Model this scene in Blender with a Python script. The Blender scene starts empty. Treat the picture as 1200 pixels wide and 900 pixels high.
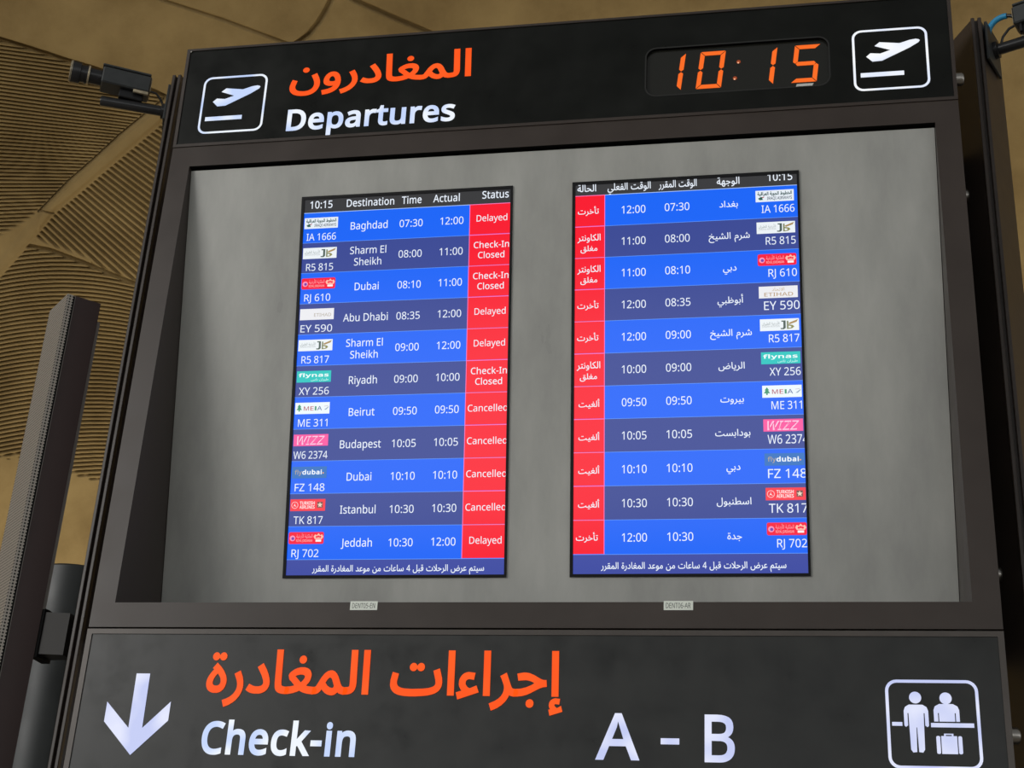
import bpy, math, random
from mathutils import Vector, Matrix
from mathutils.geometry import tessellate_polygon, delaunay_2d_cdt
random.seed(7)
SC = bpy.context.scene
COL = SC.collection
R = math.radians

# ---------------------------------------------------------------- camera
ZB = 2.51                                   # height of the cabinet's lower edge above the hall floor
CAM = Vector((0.636, -3.2404, -0.9113 + ZB))
PITCH, YAW, ROLL, FPX = 0.4306, -0.2084, 0.0593, 1750.62
fw = Vector((math.sin(YAW) * math.cos(PITCH), math.cos(YAW) * math.cos(PITCH), math.sin(PITCH)))
rt0 = Vector((math.cos(YAW), -math.sin(YAW), 0)); up0 = rt0.cross(fw)
RT = math.cos(ROLL) * rt0 + math.sin(ROLL) * up0
UP = -math.sin(ROLL) * rt0 + math.cos(ROLL) * up0
FW = fw
cd = bpy.data.cameras.new('camera'); cam = bpy.data.objects.new('camera', cd); COL.objects.link(cam)
cam.matrix_world = Matrix(((RT.x, UP.x, -FW.x, CAM.x), (RT.y, UP.y, -FW.y, CAM.y), (RT.z, UP.z, -FW.z, CAM.z), (0, 0, 0, 1)))
cd.sensor_width = 36.0; cd.lens = FPX / 1200 * 36.0; cd.clip_start = 0.05; cd.clip_end = 200
SC.camera = cam
SC.view_settings.view_transform = 'Standard'; SC.view_settings.look = 'None'
SC.view_settings.exposure = 0.0; SC.view_settings.gamma = 1.0
SC.view_settings.use_curve_mapping = False

# ---------------------------------------------------------------- daylight of the hall, and added fill for the vault
W = bpy.data.worlds.new('hall_light'); SC.world = W; W.use_nodes = True
nt = W.node_tree; nt.nodes.clear()
wo = nt.nodes.new('ShaderNodeOutputWorld'); bg = nt.nodes.new('ShaderNodeBackground')
tc = nt.nodes.new('ShaderNodeTexCoord'); sx = nt.nodes.new('ShaderNodeSeparateXYZ')
mr = nt.nodes.new('ShaderNodeMapRange'); cr = nt.nodes.new('ShaderNodeValToRGB')
mr.inputs['From Min'].default_value = -0.2; mr.inputs['From Max'].default_value = 0.8
nt.links.new(tc.outputs['Generated'], sx.inputs[0]); nt.links.new(sx.outputs['Z'], mr.inputs['Value'])
nt.links.new(mr.outputs[0], cr.inputs[0])
WORLD_RAMP = [(0.0, 0.35), (0.11, 0.40), (0.145, 2.3), (0.262, 2.2), (0.315, 0.55), (0.44, 0.40), (0.60, 0.30), (1.0, 0.28)]
el = cr.color_ramp.elements
while len(el) > 1: el.remove(el[-1])
el[0].position = WORLD_RAMP[0][0]; el[0].color = (WORLD_RAMP[0][1],) * 3 + (1,)
for p_, v_ in WORLD_RAMP[1:]:
    e_ = el.new(p_); e_.color = (v_ * 0.98, v_, v_ * 1.0, 1)
nt.links.new(cr.outputs[0], bg.inputs[0]); bg.inputs[1].default_value = 0.75
nt.links.new(bg.outputs[0], wo.inputs[0])

def area_light(name, loc, target, size, sizey, power, col=(1, 1, 1)):
    d = bpy.data.lights.new(name, 'AREA'); d.shape = 'RECTANGLE'; d.size = size; d.size_y = sizey
    d.energy = power; d.color = col
    o = bpy.data.objects.new(name, d); COL.objects.link(o); o.location = loc
    o.rotation_euler = (Vector(target) - Vector(loc)).to_track_quat('-Z', 'Y').to_euler()
    return o
area_light('window_daylight', (-9.0, -9.0, 6.5), (0, 0, 3.2), 5, 4, 560, (1.0, 0.98, 0.95))
area_light('vault_fill', (-7.5, 9.5, 0.6), (-7.0, 14.0, 6.0), 2.0, .6, 360, (1.0, 0.88, 0.66))  # unseen fill light, added to brighten the lower left of the vault
area_light('vault_fill', (7.0, 9.0, 0.6), (6.5, 13.5, 7.0), 2.0, .6, 420, (1.0, 0.90, 0.70))  # same added fill for the right side of the vault

# ---------------------------------------------------------------- materials
def lin(c):
    return tuple(((v / 255) / 12.92 if v / 255 <= 0.04045 else ((v / 255 + 0.055) / 1.055) ** 2.4) for v in c)
MATS = {}
def base_mat(name):
    m = bpy.data.materials.new(name); m.use_nodes = True
    return m, m.node_tree, m.node_tree.nodes['Principled BSDF']
def solid(name, rgb, rough=0.5, metal=0.0, spec=0.5, var=0.0, scale=6.0, stretch=(1, 1, 1), rvar=0.0, bump=0.0, bscale=60.0, rgb2=None, detail=6.0):
    """painted / metal / concrete surface with mottled wear"""
    if name in MATS: return MATS[name]
    m, t, b = base_mat(name)
    b.inputs['Roughness'].default_value = rough; b.inputs['Metallic'].default_value = metal
    b.inputs['Specular IOR Level'].default_value = spec
    b.inputs['Base Color'].default_value = (*rgb, 1)
    if var or rvar or rgb2:
        tcn = t.nodes.new('ShaderNodeTexCoord'); mp = t.nodes.new('ShaderNodeMapping'); mp.inputs['Scale'].default_value = stretch
        t.links.new(tcn.outputs['Object'], mp.inputs[0])
        nz = t.nodes.new('ShaderNodeTexNoise'); nz.inputs['Scale'].default_value = scale; nz.inputs['Detail'].default_value = detail
        nz.inputs['Roughness'].default_value = 0.62
        t.links.new(mp.outputs[0], nz.inputs['Vector'])
        rp = t.nodes.new('ShaderNodeValToRGB')
        lo = rgb2 if rgb2 else tuple(c * (1 - var) for c in rgb); hi = rgb if rgb2 else tuple(min(1, c * (1 + var)) for c in rgb)
        rp.color_ramp.elements[0].position = 0.32; rp.color_ramp.elements[0].color = (*lo, 1)
        rp.color_ramp.elements[1].position = 0.68; rp.color_ramp.elements[1].color = (*hi, 1)
        t.links.new(nz.outputs['Fac'], rp.inputs[0]); t.links.new(rp.outputs[0], b.inputs['Base Color'])
        if rvar:
            mm = t.nodes.new('ShaderNodeMapRange'); mm.inputs['To Min'].default_value = max(0.02, rough - rvar); mm.inputs['To Max'].default_value = min(1, rough + rvar)
            mm.inputs['From Min'].default_value = 0.3; mm.inputs['From Max'].default_value = 0.7
            t.links.new(nz.outputs['Fac'], mm.inputs[0]); t.links.new(mm.outputs[0], b.inputs['Roughness'])
    if bump:
        nb = t.nodes.new('ShaderNodeTexNoise'); nb.inputs['Scale'].default_value = bscale; nb.inputs['Detail'].default_value = 4
        tb = t.nodes.new('ShaderNodeTexCoord'); t.links.new(tb.outputs['Object'], nb.inputs['Vector'])
        bp = t.nodes.new('ShaderNodeBump'); bp.inputs['Strength'].default_value = bump; bp.inputs['Distance'].default_value = 0.01
        t.links.new(nb.outputs['Fac'], bp.inputs['Height']); t.links.new(bp.outputs[0], b.inputs['Normal'])
    MATS[name] = m
    return m
def glow(rgb255, strength=1.0, rough=0.3, spec=0.5, var=None):
    """self-lit surface (screen pixels, back-lit letters); var = second colour of uneven back-lighting"""
    name = 'lit_%d_%d_%d_%d' % (*rgb255, int(strength * 100)) + ('u' if var else '')
    if name in MATS: return MATS[name]
    m, t, b = base_mat(name)
    b.inputs['Base Color'].default_value = (0.004, 0.004, 0.004, 1); b.inputs['Roughness'].default_value = rough
    b.inputs['Specular IOR Level'].default_value = spec
    b.inputs['Emission Color'].default_value = (*lin(rgb255), 1); b.inputs['Emission Strength'].default_value = strength
    if var:
        tcn = t.nodes.new('ShaderNodeTexCoord'); nz = t.nodes.new('ShaderNodeTexNoise'); nz.inputs['Scale'].default_value = 11; nz.inputs['Detail'].default_value = 1
        t.links.new(tcn.outputs['Object'], nz.inputs['Vector'])
        rp = t.nodes.new('ShaderNodeValToRGB'); rp.color_ramp.elements[0].position = 0.4; rp.color_ramp.elements[1].position = 0.6
        rp.color_ramp.elements[0].color = (*lin(var), 1); rp.color_ramp.elements[1].color = (*lin(rgb255), 1)
        t.links.new(nz.outputs['Fac'], rp.inputs[0]); t.links.new(rp.outputs[0], b.inputs['Emission Color'])
    MATS[name] = m
    return m
BROWN = solid('brown_painted_metal', (0.044, 0.033, 0.027), 0.38, 0.0, 0.42, 0.12, 5, rvar=0.06)
REVEAL = solid('dark_reveal_metal', (0.030, 0.027, 0.024), 0.42, 0.0, 0.5, 0.15, 4, stretch=(1, 1, .3))
TRIM = solid('brown_grey_edge_metal', (0.075, 0.064, 0.056), 0.36, 0.2, 0.5, 0.12, 8)
SIGN = solid('charcoal_acrylic', (0.0065, 0.0072, 0.0058), 0.34, 0.0, 0.2, 0.22, 7, rvar=0.09)
SIGNLOW = solid('smudged_charcoal_acrylic', (0.0135, 0.0142, 0.0128), 0.38, 0.0, 0.5, 0.35, 9, rvar=0.13)
GREY = solid('brushed_grey_panel', (0.37, 0.37, 0.343), 0.36, 0.0, 0.45, 0.18, 3.4, stretch=(1.8, 1, .55), rvar=0.10)
STRIP = solid('pale_edge_metal', (0.22, 0.20, 0.18), 0.35, 0.2, var=0.1)  # also colours the highlight line on the loudspeaker corner
BLACK = solid('matte_black', (0.004, 0.004, 0.004), 0.7, spec=0.1)
BEZEL = solid('black_screen_bezel', (0.004, 0.004, 0.005), 0.4, spec=0.2)
CLOCKGLASS = solid('smoked_clock_glass', (0.014, 0.014, 0.011), 0.18, spec=0.5)
STEEL = solid('brushed_steel', (0.35, 0.33, 0.30), 0.35, 1.0, var=0.1)
CAMGREY = solid('grey_camera_paint', (0.035, 0.038, 0.038), 0.45, 0.1, var=0.15, scale=40)
CAMBLACK = solid('black_camera_plastic', (0.008, 0.008, 0.009), 0.35)
LENSRIM = solid('worn_bronze_metal', (0.45, 0.38, 0.26), 0.35, 0.5, var=0.3, scale=60)
LENSGLASS = solid('lens_glass', (0.02, 0.02, 0.025), 0.05, spec=1.0)
ARM = solid('black_tube_paint', (0.012, 0.012, 0.013), 0.28)
BLUECABLE = solid('blue_cable_sleeve', (0.02, 0.27, 0.50), 0.45)
PAPER = solid('off_white_sticker', (0.80, 0.84, 0.76), 0.6, var=0.05)
INK = solid('dark_sticker_ink', (0.05, 0.06, 0.05), 0.6)
COLUMN = solid('grey_column_paint', (0.030, 0.034, 0.034), 0.45, 0.0, var=0.12, scale=9, rvar=0.06)
MAROON = solid('maroon_brown_casing', (0.045, 0.025, 0.023), 0.45, var=0.08)
CONCRETE = solid('tan_concrete', (0.34, 0.25, 0.115), 0.88, spec=0.2, var=0.0, rgb2=(0.22, 0.155, 0.068), scale=1.3, bump=0.35, bscale=9, detail=9)
FLOORM = solid('pale_polished_stone', (0.42, 0.40, 0.37), 0.65, spec=0.2, var=0.08, scale=1.5)

# ---------------------------------------------------------------- mesh helpers
class MB:
    """collects shapes in world coordinates and links them as ONE mesh object"""
    def __init__(s): s.v = []; s.f = []; s.m = []; s.mats = []
    def mi(s, mat):
        if mat not in s.mats: s.mats.append(mat)
        return s.mats.index(mat)
    def add(s, vs, fs, mat):
        o = len(s.v); s.v += [tuple(p) for p in vs]; k = s.mi(mat)
        for f in fs: s.f.append(tuple(i + o for i in f)); s.m.append(k)
    def box(s, a, b, mat, T=None):
        x0, y0, z0 = a; x1, y1, z1 = b
        vs = [(x0, y0, z0), (x1, y0, z0), (x1, y1, z0), (x0, y1, z0), (x0, y0, z1), (x1, y0, z1), (x1, y1, z1), (x0, y1, z1)]
        if T: vs = [T(*p) for p in vs]
        s.add(vs, [(0, 3, 2, 1), (4, 5, 6, 7), (0, 1, 5, 4), (1, 2, 6, 5), (2, 3, 7, 6), (3, 0, 4, 7)], mat)
    def bevel_box(s, a, b, r, mat, T=None):
        """box with chamfered edges"""
        vs = []; x = (a[0], b[0]); y = (a[1], b[1]); z = (a[2], b[2])
        idx = {}
        for i in (0, 1):
            for j in (0, 1):
                for k in (0, 1):
                    sx_, sy_, sz_ = (1 - 2 * i) * r, (1 - 2 * j) * r, (1 - 2 * k) * r
                    for ax, p in enumerate(((x[i], y[j] + sy_, z[k] + sz_), (x[i] + sx_, y[j], z[k] + sz_), (x[i] + sx_, y[j] + sy_, z[k]))):
                        idx[i, j, k, ax] = len(vs); vs.append(p)
        fs = []
        for i in (0, 1):
            fs.append([idx[i, 0, 0, 0], idx[i, 1, 0, 0], idx[i, 1, 1, 0], idx[i, 0, 1, 0]])
            fs.append([idx[0, i, 0, 1], idx[1, i, 0, 1], idx[1, i, 1, 1], idx[0, i, 1, 1]])
            fs.append([idx[0, 0, i, 2], idx[1, 0, i, 2], idx[1, 1, i, 2], idx[0, 1, i, 2]])
        for i in (0, 1):
            for j in (0, 1):
                fs.append([idx[i, j, 0, 0], idx[i, j, 1, 0], idx[i, j, 1, 1], idx[i, j, 0, 1]])
                fs.append([idx[i, 0, j, 0], idx[i, 1, j, 0], idx[i, 1, j, 2], idx[i, 0, j, 2]])
                fs.append([idx[0, i, j, 1], idx[1, i, j, 1], idx[1, i, j, 2], idx[0, i, j, 2]])
                for k in (0, 1): fs.append([idx[i, j, k, 0], idx[i, j, k, 1], idx[i, j, k, 2]])
        if T: vs = [T(*p) for p in vs]
        c = sum((Vector(p) for p in vs), Vector()) / len(vs)
        out = []
        for f in fs:
            seen = []
            for q in f:
                if q not in seen: seen.append(q)
            n = (Vector(vs[seen[1]]) - Vector(vs[seen[0]])).cross(Vector(vs[seen[2]]) - Vector(vs[seen[0]]))
            fc = sum((Vector(vs[q]) for q in seen), Vector()) / len(seen)
            out.append(tuple(seen) if n.dot(fc - c) > 0 else tuple(reversed(seen)))
        s.add(vs, out, mat)
    def poly(s, loops, mat, T, z=0.0, depth=0.0):
        """flat 2-D outline (with holes) at height z of frame T; depth > 0 adds side walls going inwards"""
        flat = [p for l in loops for p in l]
        tris = tessellate_polygon([[Vector((p[0], p[1], 0)) for p in l] for l in loops])
        vs = [T(p[0], p[1], z) for p in flat]
        fs = []
        for t in tris:
            a, b, c = (flat[i] for i in t)
            ar = (b[0] - a[0]) * (c[1] - a[1]) - (b[1] - a[1]) * (c[0] - a[0])
            if abs(ar) > 1e-12: fs.append(tuple(t) if ar > 0 else tuple(reversed(t)))
        s.add(vs, fs, mat)
        if depth:
            for q, l in enumerate(loops):
                n = len(l); ar = sum(l[i][0] * l[(i + 1) % n][1] - l[(i + 1) % n][0] * l[i][1] for i in range(n))
                ll = l if (ar > 0) == (q == 0) else l[::-1]
                vs = [T(p[0], p[1], z) for p in ll] + [T(p[0], p[1], z - depth) for p in ll]
                s.add(vs, [(i, n + i, n + (i + 1) % n, (i + 1) % n) for i in range(n)], mat)
    def prism(s, pts, z0, z1, mat):
        """vertical prism over a counter-clockwise plan outline (x, y)"""
        n = len(pts)
        vs = [(p[0], p[1], z0) for p in pts] + [(p[0], p[1], z1) for p in pts]
        fs = [(i, (i + 1) % n, n + (i + 1) % n, n + i) for i in range(n)]
        tris = tessellate_polygon([[Vector((p[0], p[1], 0)) for p in pts]])
        for t in tris:
            a, b, c = (pts[i] for i in t)
            ar = (b[0] - a[0]) * (c[1] - a[1]) - (b[1] - a[1]) * (c[0] - a[0])
            tt = tuple(t) if ar > 0 else tuple(reversed(t))
            fs.append(tuple(n + i for i in tt)); fs.append(tuple(reversed(tt)))
        s.add(vs, fs, mat)
    def lathe(s, o, ax, prof, mat, n=24, caps=True):
        """profile of (distance along axis, radius) turned about an axis"""
        o = Vector(o); ax = Vector(ax).normalized()
        u = ax.orthogonal().normalized(); w = ax.cross(u)
        vs = []
        for d, r in prof:
            for k in range(n):
                a = 2 * math.pi * k / n
                vs.append(o + ax * d + (u * math.cos(a) + w * math.sin(a)) * r)
        fs = []
        for i in range(len(prof) - 1):
            for k in range(n):
                k2 = (k + 1) % n
                fs.append((i * n + k, i * n + k2, (i + 1) * n + k2, (i + 1) * n + k))
        if caps:
            fs.append(tuple(reversed(range(n)))); fs.append(tuple((len(prof) - 1) * n + k for k in range(n)))
        s.add(vs, fs, mat)
    def tube(s, path, r, mat, n=10):
        P = [Vector(p) for p in path]; vs = []; fs = []; u = None
        for i, p in enumerate(P):
            t = (P[min(i + 1, len(P) - 1)] - P[max(i - 1, 0)]).normalized()
            u = t.orthogonal().normalized() if u is None else (u - t * u.dot(t)).normalized()
            w = t.cross(u)
            for k in range(n):
                a = 2 * math.pi * k / n; vs.append(p + (u * math.cos(a) + w * math.sin(a)) * r)
        for i in range(len(P) - 1):
            for k in range(n):
                k2 = (k + 1) % n; fs.append((i * n + k, i * n + k2, (i + 1) * n + k2, (i + 1) * n + k))
        fs.append(tuple(reversed(range(n)))); fs.append(tuple((len(P) - 1) * n + k for k in range(n)))
        s.add(vs, fs, mat)
    def build(s, name, parent=None, smooth=None):
        org = Vector((0, 0, 0)); q = parent
        while q is not None: org += q.location; q = q.parent
        me = bpy.data.meshes.new(name)
        loc = Vector((0, 0, 0))
        if parent is None and s.v:
            xs = [p[0] for p in s.v]; ys = [p[1] for p in s.v]; zs = [p[2] for p in s.v]
            loc = Vector(((min(xs) + max(xs)) / 2, (min(ys) + max(ys)) / 2, min(zs)))
        me.from_pydata([tuple(Vector(p) - org - loc) for p in s.v], [], s.f)
        for mt in s.mats: me.materials.append(mt)
        me.polygons.foreach_set('material_index', s.m)
        if smooth: me.polygons.foreach_set('use_smooth', [True] * len(s.f))
        me.update()
        if smooth: me.set_sharp_from_angle(angle=R(smooth))
        o = bpy.data.objects.new(name, me); COL.objects.link(o); o.location = loc
        if parent: o.parent = parent
        return o
def thing(name, label, cat, loc, group=None):
    o = bpy.data.objects.new(name, None); COL.objects.link(o); o.location = loc; o.empty_display_size = 0.1
    o['label'] = label; o['category'] = cat
    if group: o['group'] = group
    return o
def rrect(x0, y0, x1, y1, r, n=6):
    out = []
    for cx, cy, a0 in ((x1 - r, y1 - r, 0), (x0 + r, y1 - r, 90), (x0 + r, y0 + r, 180), (x1 - r, y0 + r, 270)):
        for k in range(n + 1):
            a = R(a0 + 90 * k / n); out.append((cx + r * math.cos(a), cy + r * math.sin(a)))
    return out
def circ(cx, cy, r, n=24, ry=None):
    return [(cx + r * math.cos(2 * math.pi * k / n), cy + (ry or r) * math.sin(2 * math.pi * k / n)) for k in range(n)]
def rect(x0, y0, x1, y1): return [(x0, y0), (x1, y0), (x1, y1), (x0, y1)]


# ---------------------------------------------------------------- letter outlines: code point: [advance, outline x,y,x,y ...]
GLYPHS = {
    45: [258, [32,184,32,246,226,246,226,184]],
    48: [459, [419,287,418,242,415,201,409,163,401,128,390,97,376,70,359,47,339,27,316,12,290,1,261,-6,229,-8,188,-4,153,8,122,27,97,54,76,88,60,129,48,176,42,229,39,287,41,346,48,399,58,446,73,486,93,520,119,547,149,566,186,578,229,581,269,578,304,566,335,547,361,520,382,486,399,446,410,399,417,346], [110,287,111,238,115,194,121,156,131,125,143,98,159,78,178,64,202,55,229,52,256,55,279,64,298,78,314,98,326,124,336,156,343,194,347,238,348,287,347,336,343,380,336,417,326,449,314,475,298,495,279,510,256,518,229,521,202,518,178,510,159,495,143,475,131,449,121,417,115,380,111,336]],
    49: [459, [285,0,216,0,219,499,169,455,108,405,71,452,226,573,285,573]],
    50: [459, [417,0,38,0,38,59,261,287,280,309,295,331,306,353,315,376,320,399,322,424,318,453,309,477,294,496,273,510,249,518,221,520,194,519,169,514,147,506,104,482,83,466,45,513,77,537,113,557,153,572,197,580,221,581,255,579,285,572,313,562,336,548,356,531,372,510,384,485,391,458,394,428,392,399,386,371,375,344,361,318,344,292,301,241,128,67,128,64,417,64]],
    51: [459, [395,439,394,414,389,392,381,372,370,355,356,339,340,326,321,316,300,307,277,302,277,298,319,290,353,276,379,255,398,229,409,198,413,163,410,131,403,101,390,74,371,50,348,30,318,14,283,2,241,-6,193,-8,136,-5,85,5,60,13,36,23,36,89,87,69,141,56,194,51,241,55,278,65,305,81,324,104,335,132,339,164,337,187,331,206,320,223,306,236,288,247,265,255,240,261,211,264,123,265,123,326,209,327,236,332,259,339,278,350,294,362,307,377,316,394,321,413,323,434,320,460,311,481,295,498,274,511,249,519,219,521,181,519,147,511,103,491,75,473,39,521,61,537,87,550,115,563,147,573,181,579,218,581,273,576,317,563,352,540,376,511,390,477]],
    52: [459, [443,130,359,130,359,0,291,0,291,130,17,130,17,190,286,576,359,576,359,193,443,193], [295,500,292,500,257,438,86,193,291,193]],
    53: [459, [258,349,292,342,322,331,349,316,371,297,389,274,402,247,410,217,413,183,410,145,402,111,387,81,368,54,343,32,314,15,280,2,242,-5,199,-8,142,-4,91,6,70,14,51,23,51,90,71,79,95,70,148,57,200,52,227,54,252,58,274,65,293,76,310,89,323,106,333,126,339,149,341,176,337,210,325,239,306,262,279,279,243,289,182,291,99,280,64,302,86,573,373,573,373,508,146,508,132,342,202,351]],
    54: [459, [45,278,51,342,57,374,64,404,75,433,87,461,103,486,121,510,143,530,168,548,196,562,228,572,265,578,344,579,377,573,377,513,320,523,273,521,242,515,216,504,193,491,173,474,158,454,145,431,134,407,127,380,117,322,115,291,119,291,138,315,163,335,194,350,233,357,255,358,287,356,316,349,342,338,365,322,384,303,400,279,412,251,419,220,421,184,419,147,411,112,399,82,382,55,361,33,336,15,307,2,275,-5,239,-8,212,-6,187,-1,163,7,140,19,119,35,101,54,84,76,70,103,59,133,51,166,46,204], [238,51,270,55,297,66,320,84,337,109,348,143,351,184,348,218,339,247,324,271,302,289,274,300,241,303,217,301,195,296,175,287,157,276,143,263,131,248,122,232,117,215,115,198,119,163,129,129,146,99,158,85,170,74,185,64,201,57,219,53]],
    55: [459, [109,0,344,508,35,508,35,573,419,573,419,518,187,0]],
    56: [459, [229,581,261,579,291,574,318,565,341,553,362,538,378,519,390,497,398,472,400,443,399,421,394,401,385,383,374,367,361,352,329,325,291,303,335,279,373,250,389,234,401,216,411,196,417,173,419,148,416,118,408,90,395,65,378,44,356,26,330,11,300,1,267,-6,231,-8,192,-6,157,0,126,10,100,24,78,42,61,63,49,87,42,115,39,146,41,171,47,194,56,214,68,232,82,249,118,277,158,299,123,322,93,350,81,366,71,383,64,401,59,422,58,444,60,472,68,497,80,518,97,537,117,552,141,565,168,573,197,579], [108,145,112,119,121,96,138,76,161,60,192,51,229,48,265,51,295,60,319,76,336,96,346,120,350,148,348,166,343,182,335,197,324,211,310,223,274,246,217,270,174,249,142,225,130,212,121,197,114,182,110,164], [228,524,200,521,176,514,155,502,139,486,130,466,127,441,128,422,133,406,141,391,151,379,164,367,213,339,232,330,282,357,307,379,317,392,325,406,329,423,330,441,327,466,318,486,302,502,282,514,257,521]],
    57: [459, [416,295,410,231,405,199,397,168,387,139,374,112,358,86,340,63,318,42,293,25,265,11,232,0,195,-6,117,-6,82,0,82,60,140,50,188,52,218,58,245,68,268,82,287,99,303,118,316,141,327,165,334,192,344,250,346,281,341,281,322,258,297,238,266,223,227,215,204,214,173,216,144,223,118,235,95,250,76,270,61,294,49,321,42,352,40,387,43,426,50,460,63,491,80,517,101,540,127,557,156,570,188,578,223,581,250,579,275,574,299,565,322,553,342,537,361,518,377,495,391,469,402,439,410,406,415,369], [223,521,192,518,165,507,142,488,124,463,113,429,110,388,113,354,122,325,137,301,158,284,186,273,220,269,244,271,266,276,286,285,304,296,318,310,330,325,339,341,344,358,346,374,342,409,332,443,315,474,304,487,291,499,277,508,260,516,242,520]],
    58: [215, [58,43,59,61,64,75,72,85,82,92,94,96,107,97,120,96,132,92,142,85,151,75,156,61,157,43,156,26,151,12,142,2,132,-6,120,-10,107,-11,94,-10,82,-6,72,2,64,12,59,26], [58,387,59,405,64,419,72,429,82,436,94,440,107,441,120,440,132,436,142,429,151,419,156,405,157,387,156,369,151,355,142,345,132,338,120,333,107,332,94,333,82,338,72,345,64,355,59,369]],
    65: [512, [437,0,368,177,141,177,73,0,0,0,224,575,289,575,512,0], [255,500,230,415,165,241,346,241]],
    66: [521, [241,573,307,569,361,558,404,541,434,515,453,478,459,431,457,409,453,389,446,371,437,354,424,340,409,328,392,317,372,309,350,304,350,300,373,295,395,288,415,279,433,267,448,253,461,236,470,215,476,191,478,163,475,130,467,100,454,74,436,52,413,33,385,19,354,8,318,2,279,0,78,0,78,573], [256,329,300,331,334,339,357,352,372,371,381,394,384,423,380,451,369,474,351,490,324,502,289,509,245,511,150,511,150,329], [150,269,150,61,265,61,311,64,346,74,371,91,388,112,398,138,401,168,399,188,395,205,388,221,377,235,362,247,344,256,321,263,293,267]],
    67: [507, [323,517,294,516,266,510,241,502,217,490,196,474,178,456,162,434,149,410,139,383,131,353,127,321,125,286,128,241,135,200,147,164,164,132,186,105,213,83,244,68,281,58,322,55,371,58,438,72,460,78,460,15,416,2,369,-6,312,-8,257,-4,208,8,166,28,130,56,101,90,78,131,62,178,52,230,49,287,51,329,57,369,67,406,81,440,99,471,120,499,145,523,174,543,206,559,242,571,281,578,324,581,381,577,435,565,482,547,453,486,394,508,348,516]],
    68: [585, [536,292,533,231,521,177,501,131,474,91,439,58,399,33,351,15,297,4,237,0,78,0,78,573,254,573,309,569,359,558,404,540,443,516,476,484,502,446,521,401,533,350], [460,289,457,337,449,379,435,415,416,444,391,469,361,487,327,500,287,508,244,511,150,511,150,62,228,62,299,68,357,87,402,119,434,164,454,220]],
    69: [446, [398,0,78,0,78,573,398,573,398,509,150,509,150,330,383,330,383,268,150,268,150,63,398,63]],
    70: [416, [150,0,78,0,78,573,398,573,398,509,150,509,150,306,383,306,383,243,150,243]],
    71: [584, [326,302,524,302,524,22,462,5,398,-5,323,-8,267,-4,217,8,173,28,136,55,105,89,81,130,63,176,52,229,49,286,53,343,65,395,84,442,111,482,145,517,186,544,233,564,286,577,346,581,407,577,465,565,516,547,489,484,445,501,395,513,342,517,298,514,259,505,225,489,195,468,170,441,150,409,136,373,127,332,124,286,127,243,134,202,146,166,164,133,187,106,216,84,251,68,292,58,340,55,404,59,452,68,452,238,326,238]],
    72: [594, [516,0,443,0,443,267,150,267,150,0,78,0,78,573,150,573,150,330,443,330,443,573,516,573]],
    73: [272, [239,0,32,0,32,42,99,57,99,515,32,531,32,573,239,573,239,531,172,515,172,57,239,42]],
    74: [219, [-27,-151,-63,-142,-63,-81,-5,-89,21,-85,33,-81,45,-74,54,-65,63,-53,69,-38,73,-19,74,3,74,573,146,573,146,9,144,-26,138,-56,128,-82,114,-104,96,-122,75,-135,52,-145,25,-150]],
    75: [496, [496,0,411,0,209,273,150,222,150,0,78,0,78,573,150,573,150,290,403,573,488,573,261,323]],
    76: [420, [78,0,78,573,150,573,150,64,400,64,400,0]],
    77: [727, [330,0,142,502,139,502,144,347,144,0,78,0,78,573,184,573,361,103,364,103,544,573,650,573,650,0,578,0,584,501,581,501,390,0]],
    78: [609, [532,0,447,0,141,476,138,476,144,320,144,0,78,0,78,573,161,573,467,99,470,99,464,249,464,573,532,573]],
    79: [626, [577,287,576,244,570,204,561,166,547,132,531,101,510,73,486,49,459,29,428,13,393,1,355,-6,314,-8,271,-6,232,1,196,13,165,29,138,49,114,73,94,101,78,132,65,167,56,204,51,245,49,288,52,344,62,396,78,442,100,482,130,517,166,545,208,565,258,577,314,581,369,577,417,565,459,545,495,517,524,483,547,442,564,396,574,344], [125,287,127,241,134,200,145,163,161,131,182,104,207,83,238,67,273,58,314,55,354,58,390,67,420,83,445,104,465,131,481,163,492,200,499,241,501,287,496,354,481,411,456,457,421,491,373,511,314,518,274,515,238,506,207,490,182,469,161,443,145,411,134,374,127,333]],
    80: [485, [229,573,297,568,352,553,393,528,421,495,439,454,444,404,443,381,439,358,433,336,423,316,411,296,395,278,375,262,351,249,324,238,292,230,256,225,150,223,150,0,78,0,78,573], [223,511,150,511,150,285,242,286,272,290,298,296,320,306,338,318,352,334,362,352,368,375,370,401,366,435,354,462,334,484,306,499,269,508]],
    81: [626, [577,287,575,242,569,200,559,160,544,124,525,92,503,64,476,40,445,21,411,6,548,-136,444,-136,334,-7,314,-8,271,-6,232,1,196,13,165,29,138,49,114,73,94,101,78,132,65,167,56,204,51,245,49,288,52,344,62,396,78,442,100,482,130,517,166,545,208,565,258,577,314,581,369,577,417,565,459,545,495,517,524,483,547,442,564,396,574,344], [125,287,127,241,134,200,145,163,161,131,182,104,207,83,238,67,273,58,314,55,354,58,390,67,420,83,445,104,465,131,481,163,492,200,499,241,501,287,496,354,481,411,456,457,421,491,373,511,314,518,274,515,238,506,207,490,182,469,161,443,145,411,134,374,127,333]],
    82: [499, [236,573,281,571,320,565,353,555,381,540,404,522,422,500,434,474,442,444,444,410,442,381,437,356,427,334,415,315,401,298,385,285,349,264,330,257,487,0,403,0,264,237,150,237,150,0,78,0,78,573], [150,510,150,298,236,298,278,301,312,310,338,325,355,347,366,374,370,407,368,430,363,450,355,467,343,480,328,491,310,500,287,505,261,509]],
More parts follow.
